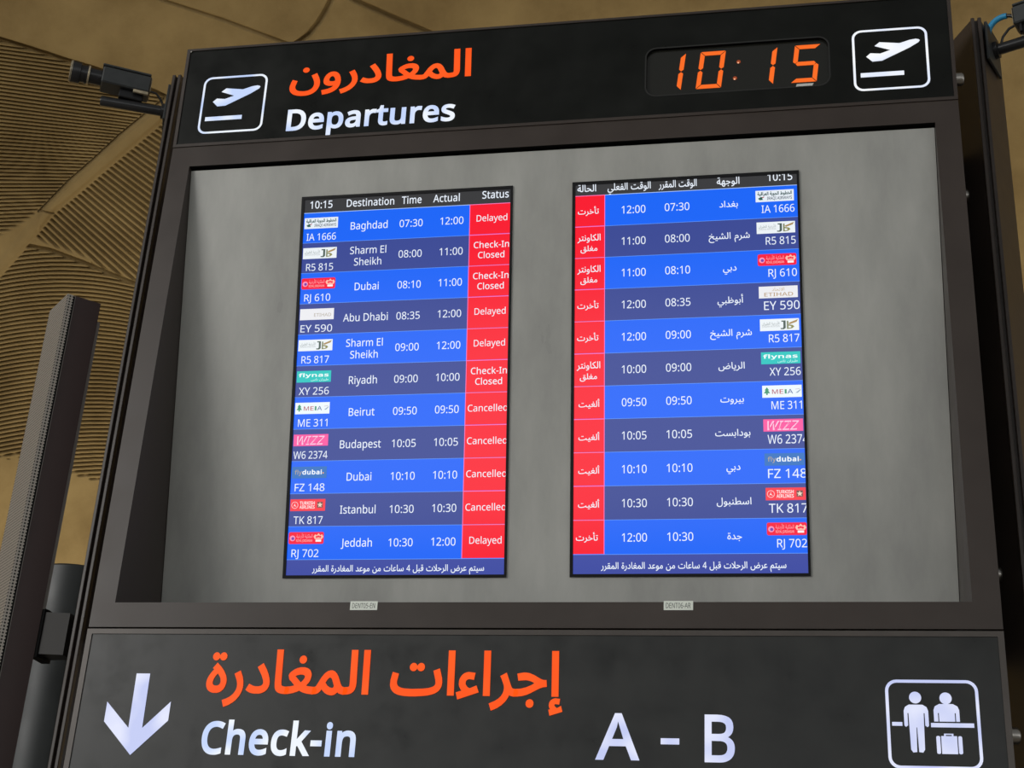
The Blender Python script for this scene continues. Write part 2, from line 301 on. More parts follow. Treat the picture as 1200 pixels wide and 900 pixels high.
    83: [440, [403,153,400,121,392,92,378,66,359,44,335,26,307,11,274,1,238,-6,177,-8,100,1,54,14,41,19,41,88,86,72,142,59,201,55,228,56,252,60,273,66,290,74,305,85,316,98,324,113,329,129,330,147,329,164,325,180,318,194,308,207,295,218,255,241,151,284,114,305,85,330,65,359,57,375,49,413,48,435,51,464,58,490,71,513,89,533,110,550,136,563,165,573,197,579,231,581,290,577,343,565,389,549,366,487,325,502,278,513,229,517,207,516,187,513,169,507,155,499,142,489,133,478,126,464,122,450,121,434,122,416,126,400,133,386,143,373,156,362,193,341,307,293,332,279,353,264,371,247,385,228,395,206,401,181]],
    84: [446, [259,0,187,0,187,509,8,509,8,573,437,573,437,509,259,509]],
    85: [586, [513,202,511,164,503,128,489,95,470,65,446,40,416,20,380,4,338,-5,290,-8,225,-2,171,18,128,50,97,93,78,144,72,204,72,573,144,573,144,201,148,158,161,122,182,93,211,72,248,59,294,55,327,57,355,63,379,73,399,88,415,105,427,126,435,149,440,174,442,202,442,573,513,573]],
    86: [481, [481,573,277,0,204,0,0,573,75,573,235,106,241,80,277,207,405,573]],
    87: [746, [735,573,583,0,510,0,370,488,342,373,234,0,161,0,10,573,85,573,201,87,232,227,333,573,407,573,544,87,572,224,660,573]],
    88: [470, [467,0,385,0,233,249,79,0,3,0,193,298,15,573,95,573,236,348,377,573,453,573,276,300]],
    89: [454, [227,291,376,573,454,573,263,222,263,0,191,0,191,219,0,573,79,573]],
    90: [459, [427,0,30,0,30,55,332,508,40,508,40,573,419,573,419,518,118,64,427,64]],
    97: [450, [231,437,279,433,318,422,347,403,368,375,381,338,385,293,385,0,334,0,320,61,317,61,292,33,265,13,234,-1,195,-7,148,-7,124,-2,103,6,84,16,68,30,55,48,45,68,39,92,37,119,43,159,59,192,87,219,127,238,179,251,243,257,316,259,313,317,306,342,293,359,275,371,253,378,227,380,183,376,124,355,106,347,84,400,126,419,177,432,204,436], [252,208,204,203,167,195,141,182,124,165,113,144,110,119,112,97,120,79,132,66,148,56,167,51,188,49,223,52,253,62,279,79,299,103,311,134,315,172,315,210]],
    98: [493, [135,373,139,373,153,390,169,405,189,419,213,429,240,435,272,437,322,431,365,412,401,381,428,338,444,283,449,215,447,168,439,127,427,91,410,61,390,36,365,17,337,3,306,-5,272,-8,240,-6,213,0,189,10,169,24,153,38,139,55,133,55,119,0,68,0,68,609,139,609], [260,379,231,377,207,371,188,361,172,348,159,330,150,308,144,282,140,252,139,214,142,165,150,125,165,93,187,69,219,55,261,51,297,55,325,69,348,93,363,126,373,166,376,216,373,265,363,306,348,338,325,360,296,374]],
    99: [385, [241,-8,204,-5,170,2,139,15,112,34,88,58,69,87,55,123,47,165,44,213,47,262,56,305,71,342,90,372,114,396,142,415,174,428,208,435,245,438,288,435,328,426,358,415,337,356,275,373,244,376,217,374,193,368,172,358,155,343,141,325,131,303,123,277,119,247,117,213,119,181,123,152,131,126,141,104,155,86,172,71,191,61,214,55,240,53,283,56,336,71,351,78,351,15,320,3,285,-5]],
    100: [493, [221,-8,171,-2,128,17,92,48,65,91,49,146,44,214,49,282,66,338,93,381,128,413,171,432,221,438,262,434,296,423,323,407,345,386,354,374,359,374,354,438,354,609,425,609,425,0,368,0,358,58,354,58,335,35,310,15,279,1,242,-7], [232,51,273,55,305,67,328,88,343,117,352,154,355,213,352,263,343,304,329,336,306,360,274,375,231,379,196,374,168,359,146,334,130,300,120,260,117,213,120,165,130,125,146,93,168,69,197,55]],
    101: [452, [234,438,269,435,301,427,329,414,354,396,374,373,390,346,402,315,409,281,411,244,411,201,117,201,122,157,134,119,154,90,181,69,215,56,254,52,305,56,348,66,392,82,392,20,349,4,304,-5,251,-8,212,-5,176,3,143,17,114,36,90,61,70,91,56,126,47,167,44,212,47,257,55,297,68,333,86,364,108,390,134,411,164,426,198,435], [233,380,202,377,175,366,154,348,137,323,125,293,119,257,338,257,336,281,333,302,326,322,318,338,306,353,292,364,276,373,256,378]],
    102: [276, [266,375,158,375,158,0,87,0,87,375,12,375,12,408,87,432,89,492,95,522,104,547,116,568,132,585,152,597,174,606,199,612,244,613,300,603,310,599,292,544,239,555,228,556,206,553,189,545,175,532,166,513,160,489,158,430,266,430]],
    103: [493, [221,438,248,436,273,431,297,422,319,409,338,393,355,373,359,373,369,430,425,430,425,-7,423,-46,416,-80,404,-109,388,-135,367,-155,341,-172,310,-183,274,-190,233,-192,174,-189,122,-180,78,-165,78,-100,123,-118,177,-130,237,-134,271,-130,300,-119,324,-101,341,-77,352,-48,358,57,354,57,338,37,320,21,299,8,275,-1,250,-6,221,-8,170,-2,126,18,91,51,65,95,49,149,44,214,49,278,65,332,91,377,126,411,169,431], [230,379,207,376,187,370,169,359,153,344,140,326,130,303,123,277,119,247,117,213,120,165,130,124,146,92,169,68,197,54,232,50,271,53,288,58,303,65,315,74,326,85,336,98,343,113,353,151,356,214,355,251,350,282,343,309,332,331,319,348,302,362,281,371,257,377]],
    104: [496, [135,370,140,370,161,397,188,416,221,429,255,436,306,435,335,430,360,421,382,408,399,391,413,370,423,344,429,314,431,280,431,0,361,0,361,275,358,307,351,333,338,353,319,367,295,376,265,379,235,377,210,370,189,360,173,347,160,329,150,308,144,283,140,254,139,0,68,0,68,609,139,609]],
    105: [207, [139,430,139,0,68,0,68,430], [104,591,115,590,124,586,133,580,140,572,144,560,145,546,144,532,140,521,133,512,124,506,115,502,104,501,93,502,83,506,75,512,68,521,64,532,63,546,64,560,68,572,75,580,83,586,93,590]],
    106: [207, [-7,-191,-44,-183,-44,-126,-1,-134,25,-132,39,-128,51,-120,61,-108,66,-90,68,-67,68,430,139,430,139,-64,137,-90,133,-113,126,-133,116,-151,103,-166,87,-177,67,-186,44,-191], [63,546,64,560,68,572,75,580,83,586,93,590,104,591,115,590,124,586,133,580,140,572,144,560,145,546,144,532,140,521,133,512,124,506,115,502,104,501,93,502,83,506,75,512,68,521,64,532]],
    107: [428, [135,221,138,221,189,285,326,430,409,430,235,246,421,0,336,0,187,200,138,158,138,0,68,0,68,609,138,609]],
    108: [207, [139,0,68,0,68,609,139,609]],
    109: [750, [540,438,584,434,621,421,649,401,669,371,681,330,685,280,685,0,615,0,615,277,613,308,606,333,594,353,577,367,555,376,528,379,490,374,460,362,438,342,423,315,414,280,411,237,411,0,342,0,341,298,337,317,332,333,325,347,315,359,303,367,289,374,272,377,253,379,227,377,204,370,185,360,170,347,158,329,150,308,144,283,140,255,139,0,68,0,68,430,125,430,136,371,140,371,160,398,186,418,217,431,249,437,266,438,298,436,325,430,349,420,369,406,386,388,398,366,402,366,418,388,438,406,461,420,486,430,512,436]],
    110: [496, [275,438,322,434,361,421,391,401,413,371,426,330,431,280,431,0,361,0,361,275,358,307,351,333,338,353,319,367,295,376,265,379,222,374,189,361,166,338,151,308,142,269,139,223,139,0,68,0,68,430,125,430,136,371,140,371,162,398,190,418,222,431,257,437]],
    111: [485, [442,216,440,181,436,150,428,121,417,95,404,71,388,51,369,33,348,18,324,7,299,-1,271,-6,241,-8,214,-6,188,-1,163,7,140,18,119,33,100,51,84,71,70,95,59,121,51,150,46,181,44,216,47,261,55,301,68,336,87,367,110,392,137,412,169,426,204,435,244,438,281,435,316,426,347,412,374,392,398,367,417,336,431,301,439,261], [117,216,119,184,123,154,130,128,141,105,155,86,172,71,192,59,216,53,243,51,270,53,294,59,314,71,331,86,345,105,356,128,363,154,367,184,369,216,367,248,363,277,355,303,345,325,331,344,314,359,294,370,270,376,242,379,202,374,171,359,147,335,130,303,120,263]],
    112: [493, [273,438,322,432,365,413,401,383,428,339,444,284,449,216,447,170,439,129,427,93,410,62,390,37,365,17,337,3,306,-5,272,-8,231,-4,197,7,170,24,148,44,139,55,134,55,139,-16,139,-192,68,-192,68,430,126,430,136,371,139,371,158,394,182,414,213,429,251,437], [260,379,233,377,210,371,190,362,174,349,161,333,152,313,145,289,141,261,139,216,140,182,144,152,150,126,159,103,172,85,188,70,208,59,233,53,261,51,286,53,308,60,326,72,341,88,354,108,364,131,371,157,375,186,376,217,373,262,363,302,348,334,325,359,296,374]],
    114: [331, [319,433,310,368,264,374,232,369,202,355,176,334,156,305,143,270,139,229,139,0,68,0,68,430,126,430,134,351,137,351,158,381,183,407,214,426,231,433,249,437]],
    115: [384, [348,119,346,92,339,69,327,49,311,32,292,18,268,6,241,-2,210,-6,148,-7,99,-1,59,11,42,19,42,83,81,67,128,54,153,50,178,49,211,51,236,57,256,66,269,79,277,94,280,112,276,132,264,150,239,167,103,228,84,239,69,252,57,266,48,283,43,302,41,324,46,358,61,386,85,408,118,425,157,435,202,438,252,434,298,424,339,409,315,353,258,372,218,379,171,379,149,374,131,366,118,356,111,343,108,328,109,317,113,307,119,298,139,282,268,226,306,203,321,191,333,176,341,159,346,140]],
    116: [289, [233,51,272,59,272,5,240,-4,200,-8,178,-7,157,-3,138,4,120,13,104,27,91,44,82,66,76,93,74,125,74,375,13,375,13,409,75,437,103,528,144,528,144,430,269,430,269,375,144,375,144,127,146,103,153,83,163,69,177,58,193,52]],
    117: [496, [427,430,427,0,370,0,359,57,356,57,346,43,334,31,306,11,273,-1,238,-7,187,-6,159,-1,134,8,112,21,95,38,81,59,71,85,65,114,63,148,63,430,135,430,135,153,137,122,145,96,158,76,176,62,200,53,230,51,260,53,285,59,306,69,323,82,336,100,345,121,352,146,356,175,357,430]],
    118: [407, [163,0,0,430,75,430,199,72,201,63,204,63,241,176,332,430,407,430,244,0]],
    119: [630, [316,357,313,357,284,242,207,1,127,1,9,431,82,431,168,84,169,73,172,73,201,188,277,431,354,431,454,96,457,74,460,74,489,201,549,431,621,431,502,1,419,1]],
    121: [409, [1,430,76,430,200,92,205,68,209,68,245,186,333,430,409,430,213,-85,188,-130,173,-148,157,-164,138,-176,117,-185,94,-191,9,-186,9,-130,56,-135,86,-131,110,-118,130,-99,145,-73,174,-2]],
    122: [377, [346,0,31,0,31,47,262,375,45,375,45,430,340,430,340,377,112,55,346,55]],
    65152: [244, [98,28,74,39,54,57,39,83,34,104,35,134,40,151,48,166,58,180,70,191,84,199,100,205,117,209,179,203,171,159,135,164,113,161,97,152,87,139,81,123,82,102,86,91,100,71,119,56,140,48,150,47], [24,-34,10,11,160,55,205,73,223,30]],
    65155: [139, [53,0,43,382,91,382,101,0], [14,417,7,449,53,461,50,448,30,459,13,479,8,491,7,503,10,524,21,541,38,551,57,557,95,552,91,523,68,526,52,524,42,516,39,505,42,490,58,474,82,465,57,462,113,480,122,449]],
    65156: [171, [142,-2,118,2,99,8,84,16,73,27,65,41,55,77,43,382,91,382,105,85,112,64,119,57,128,52,157,46,185,45,195,39,200,29,200,16,193,5,179,-2], [13,417,6,449,52,461,49,448,29,459,12,479,7,491,6,503,10,524,21,541,37,551,57,557,95,552,90,523,67,526,51,524,41,516,38,505,41,490,58,474,81,465,57,462,112,480,122,449]],
    65159: [141, [55,0,43,423,91,423,103,0], [39,-180,31,-148,78,-136,75,-149,55,-138,38,-118,33,-106,31,-94,35,-72,46,-56,63,-46,82,-40,120,-44,116,-74,92,-71,77,-73,67,-80,63,-92,67,-107,83,-123,107,-132,82,-135,138,-117,147,-148]],
    65165: [141, [55,0,43,423,91,423,103,0]],
    65166: [172, [143,-2,119,2,100,8,85,16,73,27,65,41,60,57,55,99,43,423,91,423,104,100,109,73,113,64,120,57,129,52,158,46,186,45,197,39,202,29,201,16,194,5,181,-2]],
    65169: [159, [0,-3,6,46,52,49,71,57,77,64,81,72,85,97,77,146,51,221,99,239,125,148,130,106,128,77,121,53,110,33,94,19,73,8,33,-1], [56,-112,42,-105,35,-92,35,-77,42,-63,56,-56,71,-56,84,-63,92,-77,92,-92,84,-105,71,-112]],
    65170: [203, [0,-3,6,46,34,48,54,54,67,67,76,89,92,168,139,159,126,87,129,72,137,60,155,51,187,46,217,45,227,39,232,29,232,16,225,5,211,-2,179,-2,143,4,130,9,119,16,111,25,100,46,97,59,115,57,95,27,79,13,61,4,28,-2], [93,-112,80,-105,72,-92,72,-77,80,-63,93,-56,108,-56,121,-63,129,-77,129,-92,121,-105,108,-112]],
    65171: [240, [101,1,84,4,68,10,53,18,41,28,31,41,24,56,19,74,18,94,20,112,26,133,37,157,54,183,76,210,106,238,117,206,76,242,107,279,146,245,180,208,206,168,215,146,221,124,222,92,214,59,202,37,183,18,170,10,156,5,139,1], [132,49,153,55,168,67,177,83,180,104,175,135,164,158,143,184,109,214,135,215,109,189,87,161,73,134,66,109,65,98,66,83,72,71,80,61,92,54,105,50], [157,333,144,341,136,353,136,369,144,382,157,390,172,390,185,382,193,369,193,353,185,341,172,333], [76,333,63,341,55,353,55,369,63,382,76,390,91,390,104,382,112,369,112,353,104,341,91,333]],
    65172: [288, [268,-2,231,6,216,14,203,24,192,38,184,54,179,75,176,100,167,306,215,306,226,93,234,68,240,60,248,54,268,48,302,45,312,39,317,29,317,16,309,5,296,-2], [199,62,154,53,112,53,75,61,58,68,45,78,33,89,25,101,19,116,18,132,19,148,23,164,31,179,52,206,81,229,117,247,158,259,180,263,188,213,151,209,121,200,97,187,79,172,68,156,65,140,69,125,81,113,109,103,154,101,194,108], [178,375,165,383,157,396,157,411,165,424,178,432,194,432,207,424,214,411,214,396,207,383,194,375], [97,375,84,383,76,396,76,411,84,424,97,432,112,432,125,424,133,411,133,396,125,383,112,375]],
    65173: [589, [231,-12,247,36,366,40,425,46,468,57,484,65,496,73,505,83,510,95,512,107,508,140,483,223,528,239,554,156,559,117,557,95,552,75,543,57,530,42,512,28,490,17,462,8,428,0,389,-5,291,-12], [231,-12,167,-9,113,0,91,7,72,15,55,26,42,38,31,52,24,69,19,87,20,138,34,201,79,190,66,122,68,102,73,86,82,72,95,61,113,52,137,45,167,40,247,36,258,7], [322,239,309,246,301,259,301,274,309,287,322,295,338,295,351,287,358,274,358,259,351,246,338,239], [241,239,228,246,220,259,220,274,228,287,241,295,257,295,269,287,277,274,277,259,269,246,257,239]],
    65174: [648, [231,-12,247,36,323,41,377,50,430,65,480,88,503,103,524,120,543,139,580,117,571,81,574,70,584,59,603,51,633,46,661,45,672,39,677,29,677,16,669,5,656,-2,624,-2,581,5,564,11,549,20,539,31,531,43,528,58,529,76,540,72,504,46,461,25,410,9,355,-3,295,-10], [231,-12,167,-9,113,0,91,7,72,15,55,26,42,38,31,52,24,69,19,87,20,138,34,201,79,190,66,122,68,102,73,86,82,72,95,61,113,52,137,45,167,40,247,36,258,7], [323,239,310,246,302,259,302,274,310,287,323,295,338,295,351,287,359,274,359,259,351,246,338,239], [242,239,229,246,221,259,221,274,229,287,242,295,257,295,270,287,278,274,278,259,270,246,257,239]],
    65175: [177, [0,-3,6,46,60,48,72,51,82,56,88,62,93,71,97,97,88,146,63,221,111,239,137,148,142,106,138,71,134,56,127,43,119,31,108,22,96,14,64,3,24,-2], [121,301,108,309,101,322,101,337,108,350,121,358,137,358,150,350,157,337,157,322,150,309,137,301], [40,301,27,309,19,322,19,337,27,350,40,358,56,358,68,350,76,337,76,322,68,309,56,301]],
    65176: [221, [0,-3,6,46,40,48,62,54,71,60,83,77,104,168,151,159,139,76,141,66,148,57,174,49,235,45,245,39,250,29,250,16,242,5,229,-2,179,-1,151,4,131,12,120,24,109,59,127,57,106,27,90,13,71,4,33,-2], [150,230,137,237,130,250,130,265,137,279,150,287,166,287,179,279,186,265,186,250,179,237,166,230], [69,230,56,237,48,250,48,265,56,279,69,287,85,287,98,279,105,265,105,250,98,237,85,230]],
    65183: [349, [0,-3,5,46,66,50,124,64,179,86,229,115,206,132,179,145,149,154,116,159,45,154,36,199,88,208,118,208,154,201,199,183,273,144,297,137,321,136,325,94,293,90,251,75,162,30,125,15,82,4,30,-2], [158,-109,144,-102,137,-89,137,-74,144,-60,158,-53,173,-53,186,-60,193,-74,193,-89,186,-102,173,-109]],
    65184: [378, [332,0,306,7,284,19,267,38,254,66,250,83,285,104,296,77,312,60,334,50,365,46,391,45,402,39,407,29,406,16,399,5,386,-2], [0,-3,5,46,66,50,124,64,179,86,229,115,206,132,179,145,149,154,116,159,45,154,36,199,88,208,118,208,154,201,199,183,273,144,297,137,321,136,325,94,293,90,251,75,162,30,125,15,82,4,30,-2], [147,-109,134,-102,126,-89,126,-74,134,-60,147,-53,162,-53,175,-60,183,-74,183,-89,175,-102,162,-109]],
    65187: [349, [0,-3,5,46,66,50,124,64,179,86,229,115,206,132,179,145,149,154,116,159,45,154,36,199,88,208,118,208,154,201,199,183,273,144,297,137,321,136,325,94,293,90,251,75,162,30,125,15,82,4,30,-2]],
    65188: [378, [332,0,306,7,284,19,267,38,254,66,250,83,285,104,296,77,312,60,334,50,365,46,391,45,402,39,407,29,406,16,399,5,386,-2], [0,-3,5,46,66,50,124,64,179,86,229,115,206,132,179,145,149,154,116,159,45,154,36,199,88,208,118,208,154,201,199,183,273,144,297,137,321,136,325,94,293,90,251,75,162,30,125,15,82,4,30,-2]],
    65190: [385, [351,-1,317,4,286,18,273,29,261,43,250,60,243,82,237,108,235,139,273,159,280,114,286,97,294,83,302,72,312,63,336,52,376,46,398,45,409,39,414,29,413,16,406,5,393,-2], [186,-232,134,-224,110,-217,88,-207,68,-195,50,-180,35,-164,23,-145,13,-123,8,-100,6,-74,10,-29,24,12,45,51,75,85,112,116,156,143,206,164,234,173,227,165,138,192,72,197,27,189,19,232,54,243,92,247,126,244,253,206,310,198,338,197,339,148,300,145,257,137,215,123,174,103,136,79,103,49,77,15,68,-4,60,-24,56,-45,55,-68,56,-87,60,-105,68,-121,77,-135,89,-147,103,-157,137,-173,177,-181,219,-184,259,-182,319,-168,338,-161,355,-201,308,-219,261,-230,237,-233], [177,309,164,316,156,329,156,344,164,357,177,365,192,365,205,357,213,344,213,329,205,316,192,309]],
    65191: [349, [0,-3,5,46,66,50,124,64,179,86,229,115,206,132,179,145,149,154,116,159,45,154,36,199,88,208,118,208,154,201,199,183,273,144,297,137,321,136,325,94,293,90,251,75,162,30,125,15,82,4,30,-2], [91,271,78,278,70,291,70,306,78,320,91,327,107,327,119,320,127,306,127,291,119,278,107,271]],
    65192: [378, [332,0,306,7,284,19,267,38,254,66,250,83,285,104,296,77,312,60,334,50,365,46,391,45,402,39,407,29,406,16,399,5,386,-2], [0,-3,5,46,66,50,124,64,179,86,229,115,206,132,179,145,149,154,116,159,45,154,36,199,88,208,118,208,154,201,199,183,273,144,297,137,321,136,325,94,293,90,251,75,162,30,125,15,82,4,30,-2], [85,271,72,278,64,291,64,306,72,320,85,327,101,327,114,320,121,306,121,291,114,278,101,271]],
    65193: [283, [21,27,44,68,78,53,109,46,146,46,175,52,194,62,205,77,208,96,203,125,181,173,130,251,171,278,208,224,233,177,248,138,255,107,255,77,251,62,244,47,235,33,221,21,205,11,184,3,158,-2,100,-2,61,6,30,21]],
    65194: [315, [146,46,175,52,194,62,205,77,208,96,202,124,151,220,130,251,171,278,222,192,254,119,265,87,278,65,293,52,334,43,342,34,345,23,341,11,331,1,315,-3,290,0,265,10,245,29,237,41,230,56,226,74,250,93,245,62,239,47,231,33,219,21,203,11,183,3,158,-2,100,-2,61,6,30,21,21,27,44,68,78,53,109,46]],
    65197: [218, [2,-136,-15,-91,22,-78,53,-63,77,-46,97,-28,111,-10,122,9,129,28,133,46,132,85,123,118,93,179,136,201,161,151,174,106,178,68,177,43,173,21,166,0,147,-37,121,-68,91,-94,44,-121]],
    65198: [235, [2,-138,-15,-92,36,-72,75,-47,103,-21,121,7,131,36,134,63,133,83,128,103,103,161,93,179,136,201,189,74,196,63,204,55,214,50,254,43,262,34,264,23,261,11,250,1,235,-3,204,1,192,6,174,21,163,41,156,62,175,52,174,26,168,2,158,-20,145,-40,130,-59,95,-91,56,-116,19,-132]],
    65201: [717, [186,-138,142,-133,102,-121,84,-112,68,-101,53,-89,41,-74,31,-58,24,-41,19,-22,19,19,33,78,43,104,85,88,67,20,66,4,68,-16,74,-33,83,-47,95,-60,109,-70,127,-79,146,-84,166,-88,213,-88,235,-85,255,-80,286,-65,308,-45,321,-22,327,3,326,49,301,155,349,168,373,82,383,63,396,52,420,46,451,49,463,56,473,72,482,99,494,167,539,159,529,72,535,57,547,50,568,46,614,48,629,56,635,62,639,71,642,97,634,146,608,221,656,239,682,148,687,106,683,70,673,42,657,21,636,7,610,0,568,-3,536,3,520,12,508,23,498,48,496,57,516,57,503,33,487,15,467,3,442,-2,415,-2,395,2,374,15,360,33,353,55,378,24,371,-14,357,-51,347,-69,334,-85,318,-100,299,-113,277,-123,251,-131,220,-136]],
    65203: [465, [0,-3,6,46,37,48,51,56,62,71,77,115,88,163,133,151,120,77,121,68,125,60,131,54,141,49,172,46,201,49,214,56,224,72,237,118,245,167,290,159,280,72,287,57,299,50,320,46,355,47,372,53,383,65,389,84,389,113,380,153,356,221,404,239,430,148,435,106,432,73,423,45,408,24,388,9,363,0,333,-3,300,0,277,9,260,23,250,44,248,57,268,57,252,29,235,11,213,1,184,-2,144,-1,122,6,104,20,97,31,92,45,89,62,107,66,91,32,82,21,72,12,60,6,33,-1]],
    65204: [504, [0,-3,6,46,37,48,51,56,62,71,77,115,88,163,133,151,120,89,120,71,124,60,134,52,149,47,193,47,208,52,220,63,229,84,245,167,290,159,280,72,287,57,299,50,320,46,352,47,366,51,377,58,384,68,389,80,383,202,426,205,438,107,447,77,454,67,461,59,471,53,495,46,517,45,528,39,533,29,533,16,525,5,512,-2,491,-2,468,3,449,12,427,32,414,58,411,68,422,64,417,48,410,34,402,23,381,7,356,0,328,-3,298,0,275,9,260,23,250,44,248,57,268,57,252,29,235,11,213,1,184,-2,144,-1,122,6,104,20,97,31,92,45,89,62,107,66,91,32,82,21,72,12,60,6,33,-1]],
    65207: [465, [0,-3,6,46,37,48,51,56,62,71,77,115,88,163,133,151,120,77,121,68,125,60,131,54,141,49,172,46,201,49,214,56,224,72,237,118,245,167,290,159,280,72,287,57,299,50,320,46,355,47,372,53,383,65,389,84,389,113,380,153,356,221,404,239,430,148,435,106,432,73,423,45,408,24,388,9,363,0,333,-3,300,0,277,9,260,23,250,44,248,57,268,57,252,29,235,11,213,1,184,-2,144,-1,122,6,104,20,97,31,92,45,89,62,107,66,91,32,82,21,72,12,60,6,33,-1], [248,324,234,332,227,345,227,360,234,373,248,381,263,381,276,373,284,360,284,345,276,332,263,324], [207,259,194,266,186,279,186,294,194,308,207,316,223,316,236,308,243,294,243,279,236,266,223,259], [288,259,275,266,267,279,267,294,275,308,288,316,303,316,316,308,324,294,324,279,316,266,303,259]],
    65208: [504, [0,-3,6,46,37,48,51,56,62,71,77,115,88,163,133,151,120,89,120,71,124,60,134,52,149,47,193,47,208,52,220,63,229,84,245,167,290,159,280,72,287,57,299,50,320,46,352,47,366,51,377,58,384,68,389,80,383,202,426,205,438,107,447,77,454,67,461,59,471,53,495,46,517,45,528,39,533,29,533,16,525,5,512,-2,491,-2,468,3,449,12,427,32,414,58,411,68,422,64,417,48,410,34,402,23,381,7,356,0,328,-3,298,0,275,9,260,23,250,44,248,57,268,57,252,29,235,11,213,1,184,-2,144,-1,122,6,104,20,97,31,92,45,89,62,107,66,91,32,82,21,72,12,60,6,33,-1], [248,324,234,332,227,345,227,360,234,373,248,381,263,381,276,373,284,360,284,345,276,332,263,324], [207,259,194,266,186,279,186,294,194,308,207,316,223,316,236,308,243,294,243,279,236,266,223,259], [288,259,275,266,267,279,267,294,275,308,288,316,303,316,316,308,324,294,324,279,316,266,303,259]],
    65213: [774, [186,-138,142,-133,102,-121,84,-112,68,-101,53,-89,41,-74,31,-58,24,-41,19,-22,19,19,33,78,43,104,85,88,67,20,66,4,68,-16,74,-33,83,-47,95,-60,109,-70,127,-79,146,-84,166,-88,213,-88,235,-84,255,-79,272,-71,286,-62,298,-52,315,-27,325,0,328,29,324,69,301,155,349,168,368,95,379,77,396,63,419,52,468,44,557,41,610,46,652,58,674,68,689,82,699,98,702,117,699,134,690,151,675,164,665,169,639,173,620,171,601,167,564,148,529,121,484,76,453,36,401,37,450,105,496,153,531,180,567,202,604,217,623,220,643,222,663,220,682,216,699,208,713,198,725,186,735,172,742,157,746,140,747,122,746,104,742,88,736,72,727,57,715,43,699,31,681,20,658,10,631,3,601,-3,565,-7,497,-7,449,-2,412,7,384,19,366,33,356,47,353,55,378,24,371,-14,357,-51,347,-69,334,-85,318,-100,299,-113,277,-123,251,-131,220,-136], [617,284,604,291,597,304,597,319,604,333,617,340,633,340,646,333,653,319,653,304,646,291,633,284]],
    65217: [467, [12,4,17,50,229,41,299,46,336,54,364,67,384,84,390,94,394,105,394,125,388,143,376,158,358,169,332,173,313,171,294,167,257,148,222,121,177,76,146,36,94,37,140,100,177,141,219,178,241,192,264,205,288,214,312,220,336,222,356,220,375,216,392,208,406,198,418,186,428,172,435,157,439,140,440,122,438,99,431,77,420,57,403,39,380,23,351,10,315,0,271,-6], [126,59,114,423,162,423,174,100]],
    65219: [401, [0,-3,6,46,192,48,243,54,281,63,308,78,317,86,324,96,328,107,328,126,322,141,311,155,292,166,266,170,247,168,228,164,191,145,156,118,111,73,80,33,28,34,74,98,111,138,153,175,176,189,199,202,222,211,246,217,270,219,290,217,309,213,326,205,340,195,352,184,362,170,369,154,373,137,375,119,372,100,366,81,354,63,338,45,315,30,268,13,206,3,62,-3], [56,56,44,423,92,423,104,97]],
    65220: [421, [382,0,335,12,306,26,294,35,343,59,371,51,434,45,445,39,450,29,450,16,442,5,429,-2], [0,-3,6,46,192,48,243,54,281,63,308,78,317,86,324,96,328,107,328,126,322,141,311,155,292,166,266,170,247,168,228,164,191,145,156,118,111,73,80,33,28,34,74,98,111,138,153,175,176,189,199,202,222,211,246,217,270,219,290,217,309,213,326,205,340,195,352,184,362,170,369,154,373,137,375,119,372,100,366,81,354,63,338,45,315,30,268,13,206,3,62,-3], [56,56,44,423,92,423,104,97]],
    65223: [401, [0,-3,6,46,192,48,243,54,281,63,308,78,317,86,324,96,328,107,328,126,322,141,311,155,292,166,266,170,247,168,228,164,191,145,156,118,111,73,80,33,28,34,74,98,111,138,153,175,176,189,199,202,222,211,246,217,270,219,290,217,309,213,326,205,340,195,352,184,362,170,369,154,373,137,375,119,372,100,366,81,354,63,338,45,315,30,268,13,206,3,62,-3], [56,56,44,423,92,423,104,97], [233,281,220,288,212,301,212,316,220,330,233,337,248,337,261,330,269,316,269,301,261,288,248,281]],
    65227: [298, [0,-3,6,46,107,49,82,67,64,87,51,114,47,130,46,147,48,169,53,188,62,206,74,222,88,235,105,246,124,254,146,259,197,258,227,251,217,205,168,212,142,208,120,198,104,181,99,171,95,147,98,128,112,103,134,84,168,69,191,66,264,95,280,52,199,23,141,9,76,0]],
    65228: [309, [0,-3,6,46,52,49,93,58,131,71,163,88,188,108,205,129,215,151,215,166,210,177,200,186,183,193,149,195,109,186,82,173,75,168,165,83,196,66,246,52,322,45,333,39,338,29,338,16,330,5,317,-2,287,-2,242,3,199,14,160,31,128,55,69,116,43,138,32,171,37,185,52,201,87,224,117,236,150,243,188,243,207,239,222,234,235,226,245,218,253,208,262,186,263,174,261,157,257,140,250,122,240,106,212,74,176,46,133,23,83,7,29,-2]],
    65232: [309, [0,-3,6,46,52,49,93,58,131,71,163,88,188,108,205,129,215,151,215,166,210,177,200,186,183,193,149,195,109,186,82,173,75,168,165,83,196,66,246,52,322,45,333,39,338,29,338,16,330,5,317,-2,287,-2,242,3,199,14,160,31,128,55,69,116,43,138,32,171,37,185,52,201,87,224,117,236,150,243,188,243,207,239,222,234,235,226,245,218,253,208,262,186,263,174,261,157,257,140,250,122,240,106,212,74,176,46,133,23,83,7,29,-2], [155,306,142,313,134,326,134,341,142,354,155,362,171,362,183,354,191,341,191,326,183,313,171,306]],
